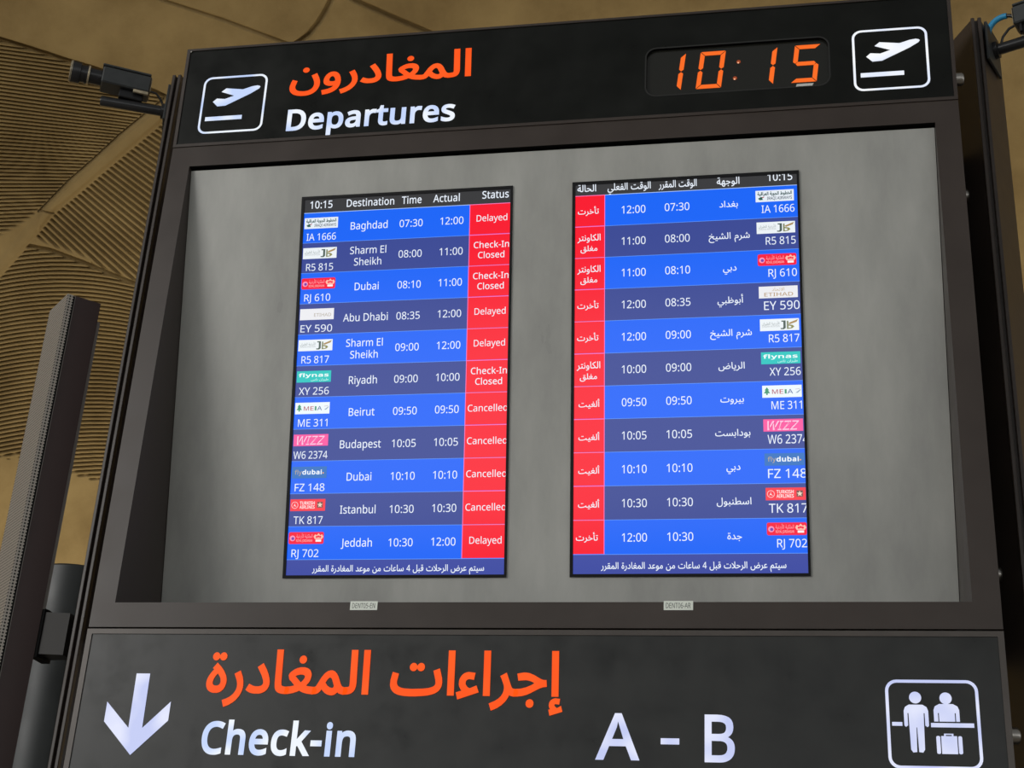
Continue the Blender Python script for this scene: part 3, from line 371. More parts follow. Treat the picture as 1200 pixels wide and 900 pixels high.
    65236: [293, [0,-3,6,46,115,54,149,66,172,81,189,99,195,110,199,122,200,144,194,163,183,180,168,193,150,197,132,193,116,181,104,163,97,143,98,120,106,98,121,80,149,60,159,55,103,39,72,68,58,90,52,103,48,133,52,164,63,191,80,213,101,231,126,242,152,246,170,244,187,239,203,230,216,218,228,205,237,189,244,173,248,156,248,122,239,92,224,67,202,46,176,28,120,8], [253,-1,172,11,126,25,167,55,307,45,317,39,322,29,322,16,315,5,302,-2], [139,308,125,316,118,329,118,344,125,357,139,365,154,365,167,357,175,344,175,329,167,316,154,308]],
    65238: [479, [170,-160,126,-153,87,-139,70,-128,55,-116,42,-101,32,-85,24,-66,19,-44,20,4,29,44,42,77,52,95,95,75,71,13,69,-12,71,-35,77,-54,87,-71,101,-84,118,-94,137,-102,182,-110,241,-110,287,-100,324,-84,352,-62,365,-45,378,-14,385,46,382,85,373,116,359,136,351,143,342,147,326,148,308,138,295,121,286,98,285,74,289,63,303,52,348,46,492,45,503,39,508,29,508,16,500,5,487,-2,324,-3,288,4,268,14,252,28,241,47,237,72,240,101,250,130,265,156,285,177,310,191,323,195,337,196,354,194,371,189,386,180,400,166,411,149,421,128,428,102,432,72,433,25,423,-25,410,-60,399,-77,387,-93,358,-119,323,-138,284,-152,240,-159,217,-161], [371,258,358,266,350,279,350,294,358,307,371,315,386,315,399,307,407,294,407,279,399,266,386,258], [290,258,277,266,269,279,269,294,277,307,290,315,305,315,318,307,326,294,326,279,318,266,305,258]],
    65239: [265, [0,-3,6,46,120,51,137,55,161,67,177,83,187,105,191,136,191,171,186,201,174,226,167,235,159,243,149,247,139,248,122,244,107,230,97,212,91,190,91,172,96,158,105,148,121,142,155,140,199,149,208,152,210,111,181,98,138,92,119,94,102,97,87,102,74,110,63,118,55,129,49,141,45,154,45,183,51,213,63,242,80,267,103,285,115,292,129,296,143,297,164,295,181,288,197,276,209,261,220,243,228,222,234,199,238,151,237,123,232,98,223,75,211,55,194,38,163,18,113,4], [166,359,153,367,145,380,145,395,153,408,166,416,181,416,194,408,202,395,202,380,194,367,181,359], [85,359,71,367,64,380,64,395,71,408,85,416,100,416,113,408,121,395,121,380,113,367,100,359]],
    65240: [293, [0,-3,6,46,115,54,149,66,172,81,189,99,195,110,199,122,200,144,194,163,183,180,168,193,150,197,132,193,116,181,104,163,97,143,98,120,106,98,121,80,149,60,159,55,103,39,72,68,58,90,52,103,48,133,52,164,63,191,80,213,101,231,126,242,152,246,170,244,187,239,203,230,216,218,228,205,237,189,244,173,248,156,248,122,239,92,224,67,202,46,176,28,120,8], [253,-1,172,11,126,25,167,55,307,45,317,39,322,29,322,16,315,5,302,-2], [180,308,167,316,159,329,159,344,167,357,180,365,195,365,208,357,216,344,216,329,208,316,195,308], [99,308,86,316,78,329,78,344,86,357,99,365,114,365,127,357,135,344,135,329,127,316,114,308]],
    65244: [301, [0,-3,6,46,82,46,124,51,149,60,160,71,163,84,158,104,135,138,18,256,22,293,29,304,62,330,230,419,250,375,88,292,46,264,49,284,145,198,184,152,227,83,237,71,259,57,300,46,315,45,325,39,330,29,330,16,322,5,309,-2,277,-1,249,7,221,22,208,34,197,49,187,67,205,60,184,32,166,18,142,8,111,1,49,-3]],
    65245: [412, [19,19,33,78,43,104,85,88,67,20,66,4,68,-15,73,-31,82,-46,93,-58,107,-69,123,-78,142,-84,163,-88,186,-89,213,-88,237,-83,257,-76,274,-67,289,-54,301,-39,310,-20,317,2,325,54,325,119,314,423,363,423,374,81,370,31,361,-15,344,-56,332,-74,319,-90,303,-104,285,-116,264,-125,240,-132,213,-136,163,-137,123,-129,86,-114,69,-104,55,-92,42,-78,32,-62,24,-44,19,-23]],
    65246: [433, [19,19,33,78,43,104,85,88,67,20,66,4,68,-16,74,-33,82,-47,94,-60,108,-70,124,-79,142,-84,180,-89,216,-87,246,-80,270,-68,290,-53,305,-35,316,-15,323,8,327,33,327,59,314,423,363,423,374,104,378,88,383,76,389,65,397,58,416,49,446,45,457,39,462,29,461,16,454,5,441,-2,421,-2,401,2,380,15,367,33,360,55,376,38,369,-4,354,-45,343,-64,330,-81,313,-97,293,-111,269,-122,242,-131,211,-136,177,-138,136,-133,99,-121,66,-101,52,-89,41,-74,31,-58,24,-41,19,-22]],
    65247: [154, [0,-3,5,46,41,49,53,52,61,58,66,65,69,88,58,423,106,423,118,107,116,71,108,42,100,30,91,20,79,12,64,5,46,1]],
    65248: [178, [0,-3,5,46,41,49,53,52,61,58,66,65,69,88,59,423,108,423,120,104,123,88,128,76,134,65,142,58,161,49,191,45,202,39,207,29,207,16,199,5,186,-2,162,-2,137,5,118,18,106,34,99,53,111,52,100,30,82,14,56,3,21,-2]],
    65249: [287, [44,-233,18,-109,12,-36,13,-13,18,7,25,24,35,39,46,51,60,61,91,75,127,82,164,83,219,75,219,101,214,126,204,147,191,164,173,175,153,178,134,176,117,167,100,152,78,119,41,139,63,176,88,202,115,218,142,225,175,225,192,221,207,214,220,204,231,193,247,167,258,137,263,92,254,44,241,17,181,31,131,33,104,28,83,17,69,0,61,-24,62,-72,79,-177,90,-221]],
    65250: [333, [46,-233,14,-90,6,-15,8,14,12,40,20,65,31,88,43,110,72,146,106,176,140,197,172,210,198,215,216,212,232,202,246,183,261,149,283,89,297,65,312,52,329,46,347,45,357,39,362,29,362,16,354,5,341,-2,318,-2,294,5,274,19,266,28,279,39,268,19,254,4,237,-5,218,-10,197,-10,173,-4,149,6,125,23,103,44,84,70,76,84,82,83,72,67,65,50,55,0,58,-57,92,-222], [226,40,235,45,240,55,240,67,210,147,198,159,185,161,153,150,116,122,109,114,110,119,130,87,154,62,179,47,203,39]],
    65251: [311, [0,-3,6,46,26,49,41,59,56,76,102,163,124,190,147,205,169,211,193,211,218,202,239,185,256,162,268,137,275,109,274,74,270,55,263,39,254,27,244,17,231,9,205,1,178,1,144,7,123,14,99,26,72,43,95,81,131,61,175,49,197,49,213,54,224,62,231,75,233,90,229,112,219,135,204,152,186,162,170,163,156,158,142,145,120,108,93,53,75,27,58,11,40,2]],
    65252: [343, [0,-3,6,46,25,49,39,59,94,154,123,188,150,207,174,214,194,214,216,206,236,189,255,162,290,85,305,62,321,51,339,46,356,45,367,39,372,29,371,16,364,5,351,-2,328,-2,300,5,288,11,268,29,276,41,266,20,251,5,234,-6,215,-11,192,-10,165,-3,138,11,114,32,92,57,73,27,54,9,34,1], [115,102,144,65,176,44,205,37,217,38,227,43,235,52,239,63,239,77,211,144,196,161,184,166,172,167,159,161,138,141]],
    65253: [406, [19,19,33,78,43,104,85,88,67,20,66,4,68,-16,74,-33,82,-47,94,-60,109,-70,126,-78,146,-83,189,-88,214,-87,236,-83,256,-77,273,-69,287,-60,299,-49,316,-24,325,4,328,32,325,66,312,110,288,166,333,189,360,125,374,74,376,39,374,7,366,-25,352,-56,331,-84,302,-108,284,-118,264,-126,242,-132,216,-135,166,-135,123,-128,85,-114,68,-104,54,-92,42,-78,31,-62,24,-44,19,-23], [189,237,176,245,168,257,168,273,176,286,189,294,204,294,217,286,225,273,225,257,217,245,204,237]],
    65254: [433, [18,14,28,65,43,104,85,88,68,29,66,4,68,-17,74,-35,83,-49,95,-62,109,-72,127,-79,166,-88,213,-88,255,-80,286,-66,308,-47,321,-23,327,2,326,49,301,155,349,168,373,82,385,63,401,52,429,46,446,45,457,39,462,29,461,16,454,5,441,-2,417,-2,391,6,372,19,360,36,353,55,378,24,372,-15,358,-53,348,-71,335,-87,319,-101,300,-114,277,-124,251,-131,220,-136,163,-137,122,-129,84,-114,68,-104,53,-92,41,-78,31,-61,24,-43,19,-23], [189,237,176,245,168,257,168,273,176,286,189,294,204,294,217,286,225,273,225,257,217,245,204,237]],
    65255: [159, [0,-3,6,46,52,49,71,57,77,64,81,72,85,97,77,146,51,221,99,239,125,148,130,106,128,77,121,53,110,33,94,19,73,8,33,-1], [68,301,55,309,47,322,47,337,55,350,68,358,83,358,96,350,104,337,104,322,96,309,83,301]],
    65256: [203, [0,-3,6,46,34,48,54,54,67,67,76,89,92,168,139,159,126,87,129,72,137,60,155,51,187,46,217,45,227,39,232,29,232,16,225,5,211,-2,179,-2,143,4,130,9,119,16,111,25,100,46,97,59,115,57,95,27,79,13,61,4,28,-2], [85,230,71,237,64,250,64,265,71,279,85,287,100,287,113,279,121,265,121,250,113,237,100,230]],
    65260: [301, [182,-129,158,-127,135,-121,114,-111,96,-98,80,-81,66,-60,57,-35,51,-6,49,27,50,58,54,88,60,116,78,164,90,185,103,203,116,218,131,231,146,239,161,245,175,247,188,245,200,242,210,235,220,227,235,204,243,174,243,139,236,106,229,90,220,75,207,61,191,49,171,38,147,30,186,63,277,47,314,45,325,39,330,29,329,16,322,5,309,-2,194,9,246,11,262,-11,269,-36,269,-61,262,-84,248,-104,226,-119,213,-125], [0,-3,6,46,55,46,57,2], [197,-78,211,-73,221,-63,227,-48,227,-29,221,-12,215,-4,195,8,181,13,98,10,91,9,91,49,132,58,155,69,174,84,187,106,194,134,193,171,186,190,177,197,165,197,150,186,133,166,117,138,105,102,98,61,98,14,100,-7,112,-38,127,-60,146,-72,175,-80]],
    65261: [265, [34,-136,24,-88,89,-74,125,-60,141,-50,154,-38,165,-24,174,-8,181,11,185,33,185,81,176,114,161,138,148,148,133,151,116,147,101,133,91,114,85,93,85,74,90,61,100,50,115,44,149,42,193,51,202,55,205,14,183,3,145,-4,104,-3,81,4,63,14,49,28,41,47,38,71,41,101,50,131,65,158,85,180,109,195,123,198,138,200,153,198,167,194,179,188,200,168,216,140,226,108,232,72,232,54,230,19,222,-13,210,-41,193,-66,171,-87,144,-105,112,-119,76,-129]],
    65262: [280, [34,-136,24,-88,89,-74,125,-60,141,-50,154,-38,165,-24,174,-8,181,11,185,33,186,57,184,83,180,105,171,124,160,139,148,148,133,151,117,147,103,135,92,116,86,94,86,75,90,64,104,53,149,46,293,45,304,39,309,29,309,16,301,5,288,-2,121,-2,89,5,74,11,62,19,52,29,44,41,39,55,39,88,46,119,58,148,76,172,98,189,111,195,124,199,138,200,155,198,171,193,186,184,199,171,211,155,220,135,227,112,231,85,232,54,230,19,222,-13,210,-41,193,-66,171,-87,144,-105,112,-119,76,-129]],
    65266: [436, [18,9,29,65,43,104,85,88,67,20,68,-12,71,-26,77,-39,96,-59,122,-74,153,-84,188,-89,229,-89,271,-84,307,-73,337,-59,359,-42,366,-32,371,-22,372,-7,362,7,320,26,282,38,293,87,420,48,450,45,460,39,465,29,465,16,458,5,444,-2,414,-3,417,-20,415,-35,410,-49,402,-63,390,-76,375,-89,357,-100,337,-111,287,-127,258,-133,227,-136,193,-138,163,-136,134,-131,106,-122,81,-111,60,-96,42,-77,29,-55,20,-30], [228,-249,215,-241,207,-228,207,-213,215,-200,228,-192,243,-192,256,-200,264,-213,264,-228,256,-241,243,-249], [147,-249,134,-241,126,-228,126,-213,134,-200,147,-192,162,-192,175,-200,183,-213,183,-228,175,-241,162,-249]],
    65267: [177, [0,-3,6,46,60,48,72,51,82,56,88,62,93,71,97,97,88,146,63,221,111,239,137,148,142,106,138,71,134,56,127,43,119,31,108,22,96,14,64,3,24,-2], [102,-114,89,-106,81,-93,81,-78,89,-65,102,-57,117,-57,130,-65,138,-78,138,-93,130,-106,117,-114], [21,-114,7,-106,0,-93,0,-78,7,-65,21,-57,36,-57,49,-65,57,-78,57,-93,49,-106,36,-114]],
    65268: [221, [0,-3,6,46,40,48,62,54,71,60,83,77,104,168,151,159,139,76,141,66,148,57,174,49,235,45,245,39,250,29,250,16,242,5,229,-2,179,-1,151,4,131,12,120,24,109,59,127,57,106,27,90,13,71,4,33,-2], [142,-114,128,-106,121,-93,121,-78,128,-65,142,-57,157,-57,170,-65,177,-78,177,-93,170,-106,157,-114], [60,-114,47,-106,39,-93,39,-78,47,-65,60,-57,76,-57,89,-65,96,-78,96,-93,89,-106,76,-114]],
    65275: [345, [222,417,273,423,282,322,278,267,266,214,252,181,225,133,196,98,160,64,139,49,226,49,244,54,255,62,262,79,260,96,254,110,229,141,167,198,24,306,52,346,198,232,255,179,281,148,297,120,305,93,306,71,298,44,287,27,268,13,241,3,205,0,68,0,68,48,106,77,138,105,165,133,187,161,204,190,217,220,226,251,231,283]],
    65276: [355, [333,-2,297,3,271,14,261,21,248,41,240,67,237,99,225,423,274,423,287,100,291,73,296,64,302,57,311,52,340,46,369,45,379,39,384,29,384,16,376,5,363,-2], [29,4,36,50,88,47,113,49,136,52,157,59,176,69,192,82,207,99,218,120,227,146,232,175,234,210,262,139,249,94,231,60,208,35,182,18,154,6,97,-3], [213,78,174,138,109,215,24,299,56,333,163,222,238,122,247,109]],
}
# ---------------------------------------------------------------- lettering: glyph outlines in 1/1000 em (advance | outline | outline ...)
GL = {}
for k_, q_ in GLYPHS.items():
    GL[chr(k_)] = (q_[0], [[(n_[i], n_[i + 1]) for i in range(0, len(n_), 2)] for n_ in q_[1:]])
def area2(l): return sum(l[i - 1][0] * l[i][1] - l[i][0] * l[i - 1][1] for i in range(len(l)))
def embolden(l, d):
    """moves an outline outwards by d (outer loops run clockwise, holes counter-clockwise)"""
    n = len(l); out = []
    for i in range(n):
        a, b, c = l[i - 1], l[i], l[(i + 1) % n]
        e1 = (b[0] - a[0], b[1] - a[1]); e2 = (c[0] - b[0], c[1] - b[1])
        L1 = math.hypot(*e1) or 1e-9; L2 = math.hypot(*e2) or 1e-9
        n1 = (-e1[1] / L1, e1[0] / L1); n2 = (-e2[1] / L2, e2[0] / L2)
        mx, my = n1[0] + n2[0], n1[1] + n2[1]; mm = max(mx * mx + my * my, 0.9)
        out.append((b[0] + d * 2 * mx / mm, b[1] + d * 2 * my / mm))
    return out
# joining forms of the Arabic letters: (isolated, final) for letters that do not join on, first of four forms for the rest
TWO = {'ا': (65165, 65166), 'أ': (65155, 65156), 'إ': (65159, 65160), 'ة': (65171, 65172), 'د': (65193, 65194), 'ر': (65197, 65198), 'و': (65261, 65262), 'ء': (65152, 65152)}
FOUR = {'ب': 65167, 'ت': 65173, 'ج': 65181, 'ح': 65185, 'خ': 65189, 'س': 65201, 'ش': 65205, 'ض': 65213, 'ط': 65217, 'ظ': 65221, 'ع': 65225, 'غ': 65229,
        'ف': 65233, 'ق': 65237, 'ك': 65241, 'ل': 65245, 'م': 65249, 'ن': 65253, 'ه': 65257, 'ي': 65265}
def shape(s):
    out = []
    for w in s.split(' '):
        g = []; prev = False; i = 0
        while i < len(w):
            c = w[i]
            if c == 'ل' and w[i + 1:i + 2] == 'ا':
                g.append(chr(65276 if prev else 65275)); prev = False; i += 2; continue
            nxt = i + 1 < len(w) and (w[i + 1] in FOUR or (w[i + 1] in TWO and w[i + 1] != 'ء'))
            if c in TWO: g.append(chr(TWO[c][1 if prev else 0])); prev = False
            elif c in FOUR: g.append(chr(FOUR[c] + (3 if prev and nxt else 1 if prev else 2 if nxt else 0))); prev = True
            else: g.append(c); prev = False
            i += 1
        out.append(''.join(reversed(g)))
    return ' '.join(reversed(out))
AR = {k: shape(v) for k, v in dict(hdr='المغادرون', chk='إجراءات المغادرة', st='الحالة', act='الوقت الفعلي', sch='الوقت المقرر', dst='الوجهة',
    bag='بغداد', shm='شرم الشيخ', dub='دبي', abu='أبوظبي', riy='الرياض', bei='بيروت', bud='بودابست', ist='اسطنبول', jed='جدة',
    dly='تأخرت', cl1='الكاونتر', cl2='مغلق', can='ألغيت', foot='سيتم عرض الرحلات قبل 4 ساعات من موعد المغادرة المقرر',
    ia='الخطوط الجوية العراقية', rj='الملكية الأردنية', ey='الاتحاد', xy='طيران ناس', r5='الأردنية للطيران').items()}
CAP_L = max(p[1] for p in GL['H'][1][0]); CAP_A = max(p[1] for p in GL[chr(65165)][1][0])
def is_ar(s): return any(ord(c) > 65000 for c in s)
TRI = {}
def winding(p, loops):
    w = 0
    for l in loops:
        for i in range(len(l)):
            a, b = l[i - 1], l[i]
            if a[1] <= p[1] < b[1] or b[1] <= p[1] < a[1]:
                if p[0] < (b[0] - a[0]) * (p[1] - a[1]) / (b[1] - a[1]) + a[0]: w += 1 if b[1] > a[1] else -1
    return w
def glyph(c, bold):
    """filled triangles of one letter, thickened by bold"""
    if (c, bold) in TRI: return TRI[c, bold]
    ls = GL[c][1]
    if area2(max(ls, key=lambda l: abs(area2(l)))) > 0: ls = [l[::-1] for l in ls]
    if bold: ls = [embolden(l, bold) for l in ls]
    pts = []; ed = []
    for l in ls:
        o = len(pts); pts += [Vector((p[0], p[1])) for p in l]; ed += [(o + i, o + (i + 1) % len(l)) for i in range(len(l))]
    V, E, F = delaunay_2d_cdt(pts, ed, [], 0, 1e-4)[:3]
    V = [(v.x, v.y) for v in V]; T_ = []
    for f in F:
        p = (sum(V[i][0] for i in f) / 3, sum(V[i][1] for i in f) / 3)
        if winding(p, ls) != 0:
            a, b, c_ = (V[i] for i in f)
            T_.append(tuple(f) if (b[0] - a[0]) * (c_[1] - a[1]) - (b[1] - a[1]) * (c_[0] - a[0]) > 0 else tuple(reversed(f)))
    TRI[c, bold] = (V, T_); return TRI[c, bold]
def text(mb, s, T, mat, base, cap, x0=None, x1=None, xc=None, bold=0.0, z=0.0, slant=0.0, track=0.0, squeeze=1.0, clip=None):
    """one line of lettering; cap = height of H (or alef); fitted between x0 and x1, or natural width from x0 / ending at x1 / centred at xc"""
    ref = CAP_A if is_ar(s) else CAP_L
    pen = 0; put = []
    for c in s:
        if c == ' ': pen += 200 + track; continue
        k = CAP_A / CAP_L * 0.95 if is_ar(s) and ord(c) < 128 else 1.0
        V, F = glyph(c, bold)
        put.append(([(pen + p[0] * k + slant * p[1], p[1] * k) for p in V], F))
        pen += GL[c][0] * k + 2 * bold * (0 if is_ar(s) else 1) + track
    xs = [V[i][0] for V, F in put for f in F for i in f]; a, b = min(xs), max(xs)
    sy = cap / ref
    if x0 is not None and x1 is not None: sxx = (x1 - x0) / (b - a); off = x0 - a * sxx
    else:
        sxx = sy * squeeze
        off = x0 - a * sxx if x0 is not None else (x1 - b * sxx if x1 is not None else xc - (a + b) / 2 * sxx)
    for V, F in put:
        P = [(off + p[0] * sxx, base + p[1] * sy) for p in V]
        if clip is None or max(p[0] for p in P) <= clip: mb.add([T(p[0], p[1], z) for p in P], F, mat); continue
        for f in F:                               # writing that runs over the edge of its screen is cut there
            q = [P[i] for i in f]; r = []
            for i in range(3):
                u, v = q[i - 1], q[i]
                if (u[0] <= clip) != (v[0] <= clip): r.append((clip, u[1] + (v[1] - u[1]) * (clip - u[0]) / (v[0] - u[0])))
                if v[0] <= clip: r.append(v)
            if len(r) > 2: mb.add([T(p[0], p[1], z) for p in r], [tuple(range(len(r)))], mat)

# ---------------------------------------------------------------- frames of reference
TS = 0.2025                                  # forward tilt of the screens' panel
TH = 0.042                                   # forward lean of the header sign
def FR(x, y, z=0.0): return (x / 1000, -z / 1000, ZB + y / 1000)                       # cabinet face, mm
HZ0 = 1.3635
def HD(x, y, z=0.0):                                                                    # header sign face, mm
    v = y / 1000; w = z / 1000
    return (x / 1000, -v * math.sin(TH) - w * math.cos(TH), ZB + HZ0 + v * math.cos(TH) - w * math.sin(TH))
def SCR(x0):
    def f(s, t, z=0.0):                                                                 # screen face: s right, t UP (negative = down), mm
        d = -t / 1000; w = z / 1000
        return (x0 + s / 1000, 0.0334 + d * math.sin(TS) - w * math.cos(TS), ZB + 1.2003 - d * math.cos(TS) - w * math.sin(TS))
    return f
def panel_y(z): return 0.0334 + (1.2003 - z) * math.tan(TS)      # depth of the panel at height z above the cabinet's lower edge

# ---------------------------------------------------------------- setting: concrete dome and floor
def pix(x, y): return (FW + RT * ((x - 600) / FPX) + UP * ((450 - y) / FPX)).normalized()
DC = Vector((0.636, 2.0, 1.0)); DR = 14.0    # the dome: a sphere over the hall
def dome(d, lift):
    o = CAM - DC; b = o.dot(d); c = o.dot(o) - DR * DR
    t = -b + math.sqrt(b * b - c); p = CAM + d * t
    return p + (DC - p).normalized() * lift
def interp(x, pts):
    if x <= pts[0][0]: a, b = pts[0], pts[1]
    elif x >= pts[-1][0]: a, b = pts[-2], pts[-1]
    else:
        for i in range(len(pts) - 1):
            if pts[i][0] <= x <= pts[i + 1][0]: a, b = pts[i], pts[i + 1]; break
    return a[1] + (b[1] - a[1]) * (x - a[0]) / (b[0] - a[0])
def sstep(a, b, x):
    t = min(1, max(0, (x - a) / (b - a))); return t * t * (3 - 2 * t)
# courses of the vault, as seen along its surface
V_TOP = [(-60, 22), (0, 43), (27, 51), (55, 60), (79, 68), (110, 77), (172, 100), (195, 111), (240, 135)]     # lower edge of the smooth band
V_BU = [(-60, 340), (0, 300), (20, 276), (46, 246), (80, 211), (110, 185), (140, 157), (172, 131), (188, 118), (230, 88)]   # beam, upper edge
V_BL = [(-60, 400), (0, 325), (25, 297), (38, 282), (65, 249), (90, 229), (120, 203), (150, 178), (186, 148), (190, 143), (230, 112)]  # beam, lower edge
V_FA = [(-60, 282), (0, 276), (12, 270), (26, 262), (40, 252), (47, 246), (240, 246)]       # lower end of the first field of ribs
V_SEAM = [(-60, 272), (30, 287), (60, 293), (100, 308), (130, 321), (160, 333), (200, 352), (240, 372)]
V_FR = [(30, 279), (48, 282), (63, 290), (75, 292), (90, 298), (106, 304), (108, 312), (130, 320), (160, 331), (200, 350)]
V_LOW = [(-60, 532), (0, 537), (22, 534), (60, 549), (95, 558), (118, 565), (160, 575), (240, 590)]
def ribprof(ph, depth=1.0):
    f = ph - math.floor(ph)
    d = min(f, 1 - f)                        # 0 in the middle of a groove
    return -depth * (1 - sstep(0.14, 0.30, d))
def phA(x, y):
    Y = y
    for _ in range(6):
        s = 0.135 if Y < 118 else max(-0.04, 0.135 - (Y - 118) * 0.00135)
        Y = y - s * x
    return Y / 4.5
def phB(x, y):
    t = ((190 - x) + (y - 143)) / 231.0 * 0.6
    for _ in range(8):
        m = 0.62 + 0.28 * t
        Ff = y - (143 + 106 * t) - m * (x - (190 - 125 * t))
        dF = -106 - 0.28 * (x - 190 + 125 * t) - m * 125
        t -= Ff / dF
    return 26.5 * t
def phC(x, y):
    Y = y
    for _ in range(6):
        b = 0.0014 - 0.0007 * min(1, max(0, (Y - 330) / 230))
        Y = y + 0.2 * x - b * x * x
    return Y / 5.0
def segd(x, y, pts):
    best = 1e9
    for (ax, ay), (bx, by) in zip(pts, pts[1:]):
        dx, dy = bx - ax, by - ay; t = max(0, min(1, ((x - ax) * dx + (y - ay) * dy) / (dx * dx + dy * dy)))
        best = min(best, math.hypot(x - ax - t * dx, y - ay - t * dy))
    return best
JOINTS = [([(180, -6), (190, 0), (262, 23), (332, 49), (360, 58)], 0.9, 0.5),
          ([(394, -14), (388, 0), (382, 12), (373, 27), (362, 40), (350, 49), (338, 56)], 2.0, 1.0),
          ([(385, -16), (415, 0), (460, 20), (503, 38), (540, 54)], 1.9, 1.0),
          ([(1186, 354), (1190, 357), (1199, 360), (1230, 366)], 0.8, 0.5)]
DEEP = 0.062
def relief(x, y):
    """height of the vault surface towards the room, metres (0 = smooth concrete)"""
    h = 0.0
    if x < 245 and y > 0 and y < 620:
        top = interp(x, V_TOP); bu = interp(x, V_BU); bl = interp(x, V_BL); seam = interp(x, V_SEAM)
        if y > top and y < bu:
            e = (bu - y) * 0.70; fa = interp(x, V_FA)
            h = ribprof(phA(x, y)) * sstep(0, 2, e) * sstep(-2, 8, fa - y)
            if y - top < 6: h = min(h, -1.7 * (1 - sstep(3, 6, y - top)))
        elif bu <= y <= bl:
            dU = segd(x, y, V_BU)
            g = -1.1 * (1 - sstep(0.4, 1.8, dU)) if x > 44 else 0
            if abs(segd(x, y, [(46, 246), (63, 250)])) < 1.0: g = min(g, -0.5)
            h = g + 0.5 * (sstep(0, 10, bl - y) * sstep(0, 10, y - bu)) * (1 if x > 44 else 0.4)
        elif y > bl and y < seam:
            fr = interp(x, V_FR)
            e = (y - bl) * 0.72
            h = ribprof(phB(x, y)) * sstep(0, 3.5, e) * sstep(-1, 5, fr - y)
            if seam - y < 2.2: h = min(h, -0.9)
        elif y >= seam and y > bl:
            low = interp(x, V_LOW)
            if y < low + 3:
                h = ribprof(phC(x, y)) * (1 - sstep(-6, 2, y - low + 2.5 * math.sin(x * 0.45))) * sstep(0, 4, (y - bl) * 0.75)
                if y - seam < 2.5: h = min(h, -1.1)
    for pts, w, dp in JOINTS:
        x0_, x1_ = min(p[0] for p in pts) - 4, max(p[0] for p in pts) + 4
        if x0_ < x < x1_ and -25 < y < 375:
            d = segd(x, y, pts)
            if d < w + 1.2: h = min(h, -1.3 * dp * (1 - sstep(w * 0.7, w + 1.1, d)))
    return h * DEEP
def ramp(a, b, st):
    n = max(1, int(round((b - a) / st))); return [a + (b - a) * i / n for i in range(n)]
XS = ramp(-3200, -600, 130) + ramp(-600, -40, 28) + ramp(-40, 236, 1.2) + ramp(236, 330, 3) + ramp(330, 420, 1.5) + ramp(420, 510, 2.5) + ramp(510, 1180, 30) + ramp(1180, 1206, 2) + ramp(1206, 1900, 50) + ramp(1900, 4400, 130) + [4400]
YS = ramp(-1900, -300, 80) + ramp(-300, -20, 28) + ramp(-20, 40, 1.25) + ramp(40, 70, 0.6) + ramp(70, 585, 0.6) + ramp(585, 640, 6) + ramp(640, 1225, 45) + [1225]
vs = []; fs = []; nx = len(XS)
for y in YS:
    for x in XS: vs.append(dome(pix(x, y), relief(x, y)))
for j in range(len(YS) - 1):
    for i in range(nx - 1): fs.append((j * nx + i, (j + 1) * nx + i, (j + 1) * nx + i + 1, j * nx + i + 1))
b = MB(); b.add(vs, fs, CONCRETE); o = b.build('ceiling'); o['kind'] = 'structure'
o.data.polygons.foreach_set('use_smooth', [True] * len(o.data.polygons))
b = MB(); b.box((-16, -26, -0.12), (17, 15.5, 0), FLOORM); o = b.build('floor'); o['kind'] = 'structure'

# ---------------------------------------------------------------- the display cabinet
X0, X1 = -1.0488, 1.0507
cab = thing('display_cabinet', 'brown metal cabinet around the grey recessed panel that holds both flight screens', 'cabinet', (0, 0, ZB))
b = MB()
ring = [rect(X0 * 1000, 0, X1 * 1000, 1363), rect(-991.3, 60.3, 991.3, 1299.1)[::-1]]
b.poly(ring, BROWN, FR, 0.0)
for sgn, xa in ((-1, X0), (1, X1)):
    vsd = [(xa, 0, ZB), (xa, 0.29, ZB), (xa, 0.29, ZB + 1.363), (xa, 0, ZB + 1.363)]
    b.add(vsd, [(0, 1, 2, 3) if sgn > 0 else (3, 2, 1, 0)], BROWN)
b.add([(X0, 0, ZB), (X1, 0, ZB), (X1, .29, ZB), (X0, .29, ZB)], [(0, 3, 2, 1)], BROWN)
b.add([(X0, 0, ZB + 1.363), (X1, 0, ZB + 1.363), (X1, .29, ZB + 1.363), (X0, .29, ZB + 1.363)], [(0, 1, 2, 3)], BROWN)
b.add([(X0, .29, ZB), (X1, .29, ZB), (X1, .29, ZB + 1.363), (X0, .29, ZB + 1.363)], [(3, 2, 1, 0)], BROWN)
b.build('frame', cab)
b = MB()                                                    # the sides of the recess, running back to the tilted panel
zt, zb_ = 1.2991, 0.0603
dt, db = panel_y(zt), panel_y(zb_)
for xa, order in ((-0.9913, (0, 1, 2, 3)), (0.9913, (3, 2, 1, 0))):
    b.add([(xa, 0, ZB + zb_), (xa, db, ZB + zb_), (xa, dt, ZB + zt), (xa, 0, ZB + zt)], [order], BROWN)
b.add([(-.9913, 0, ZB + zb_), (.9913, 0, ZB + zb_), (.9913, db, ZB + zb_), (-.9913, db, ZB + zb_)], [(0, 1, 2, 3)], REVEAL)
b.add([(-.9913, 0, ZB + zt), (.9913, 0, ZB + zt), (.9913, .04, ZB + zt), (-.9913, .04, ZB + zt)], [(3, 2, 1, 0)], BLACK)  # black underside: shade below the top lip put into the colour
b.add([(-.9913, .035, ZB + zt), (.9913, .035, ZB + zt), (.9913, .035, ZB + zt - .03), (-.9913, .035, ZB + zt - .03)], [(3, 2, 1, 0)], BLACK)  # black sheet behind the gap, painting its shade
b.build('recess_lining', cab)
b = MB()
za = zt - 0.006
pa, pb = panel_y(za), panel_y(zb_)
b.add([(-.990, pb, ZB + zb_), (.990, pb, ZB + zb_), (.990, pa, ZB + za), (-.990, pa, ZB + za)], [(0, 1, 2, 3)], GREY)
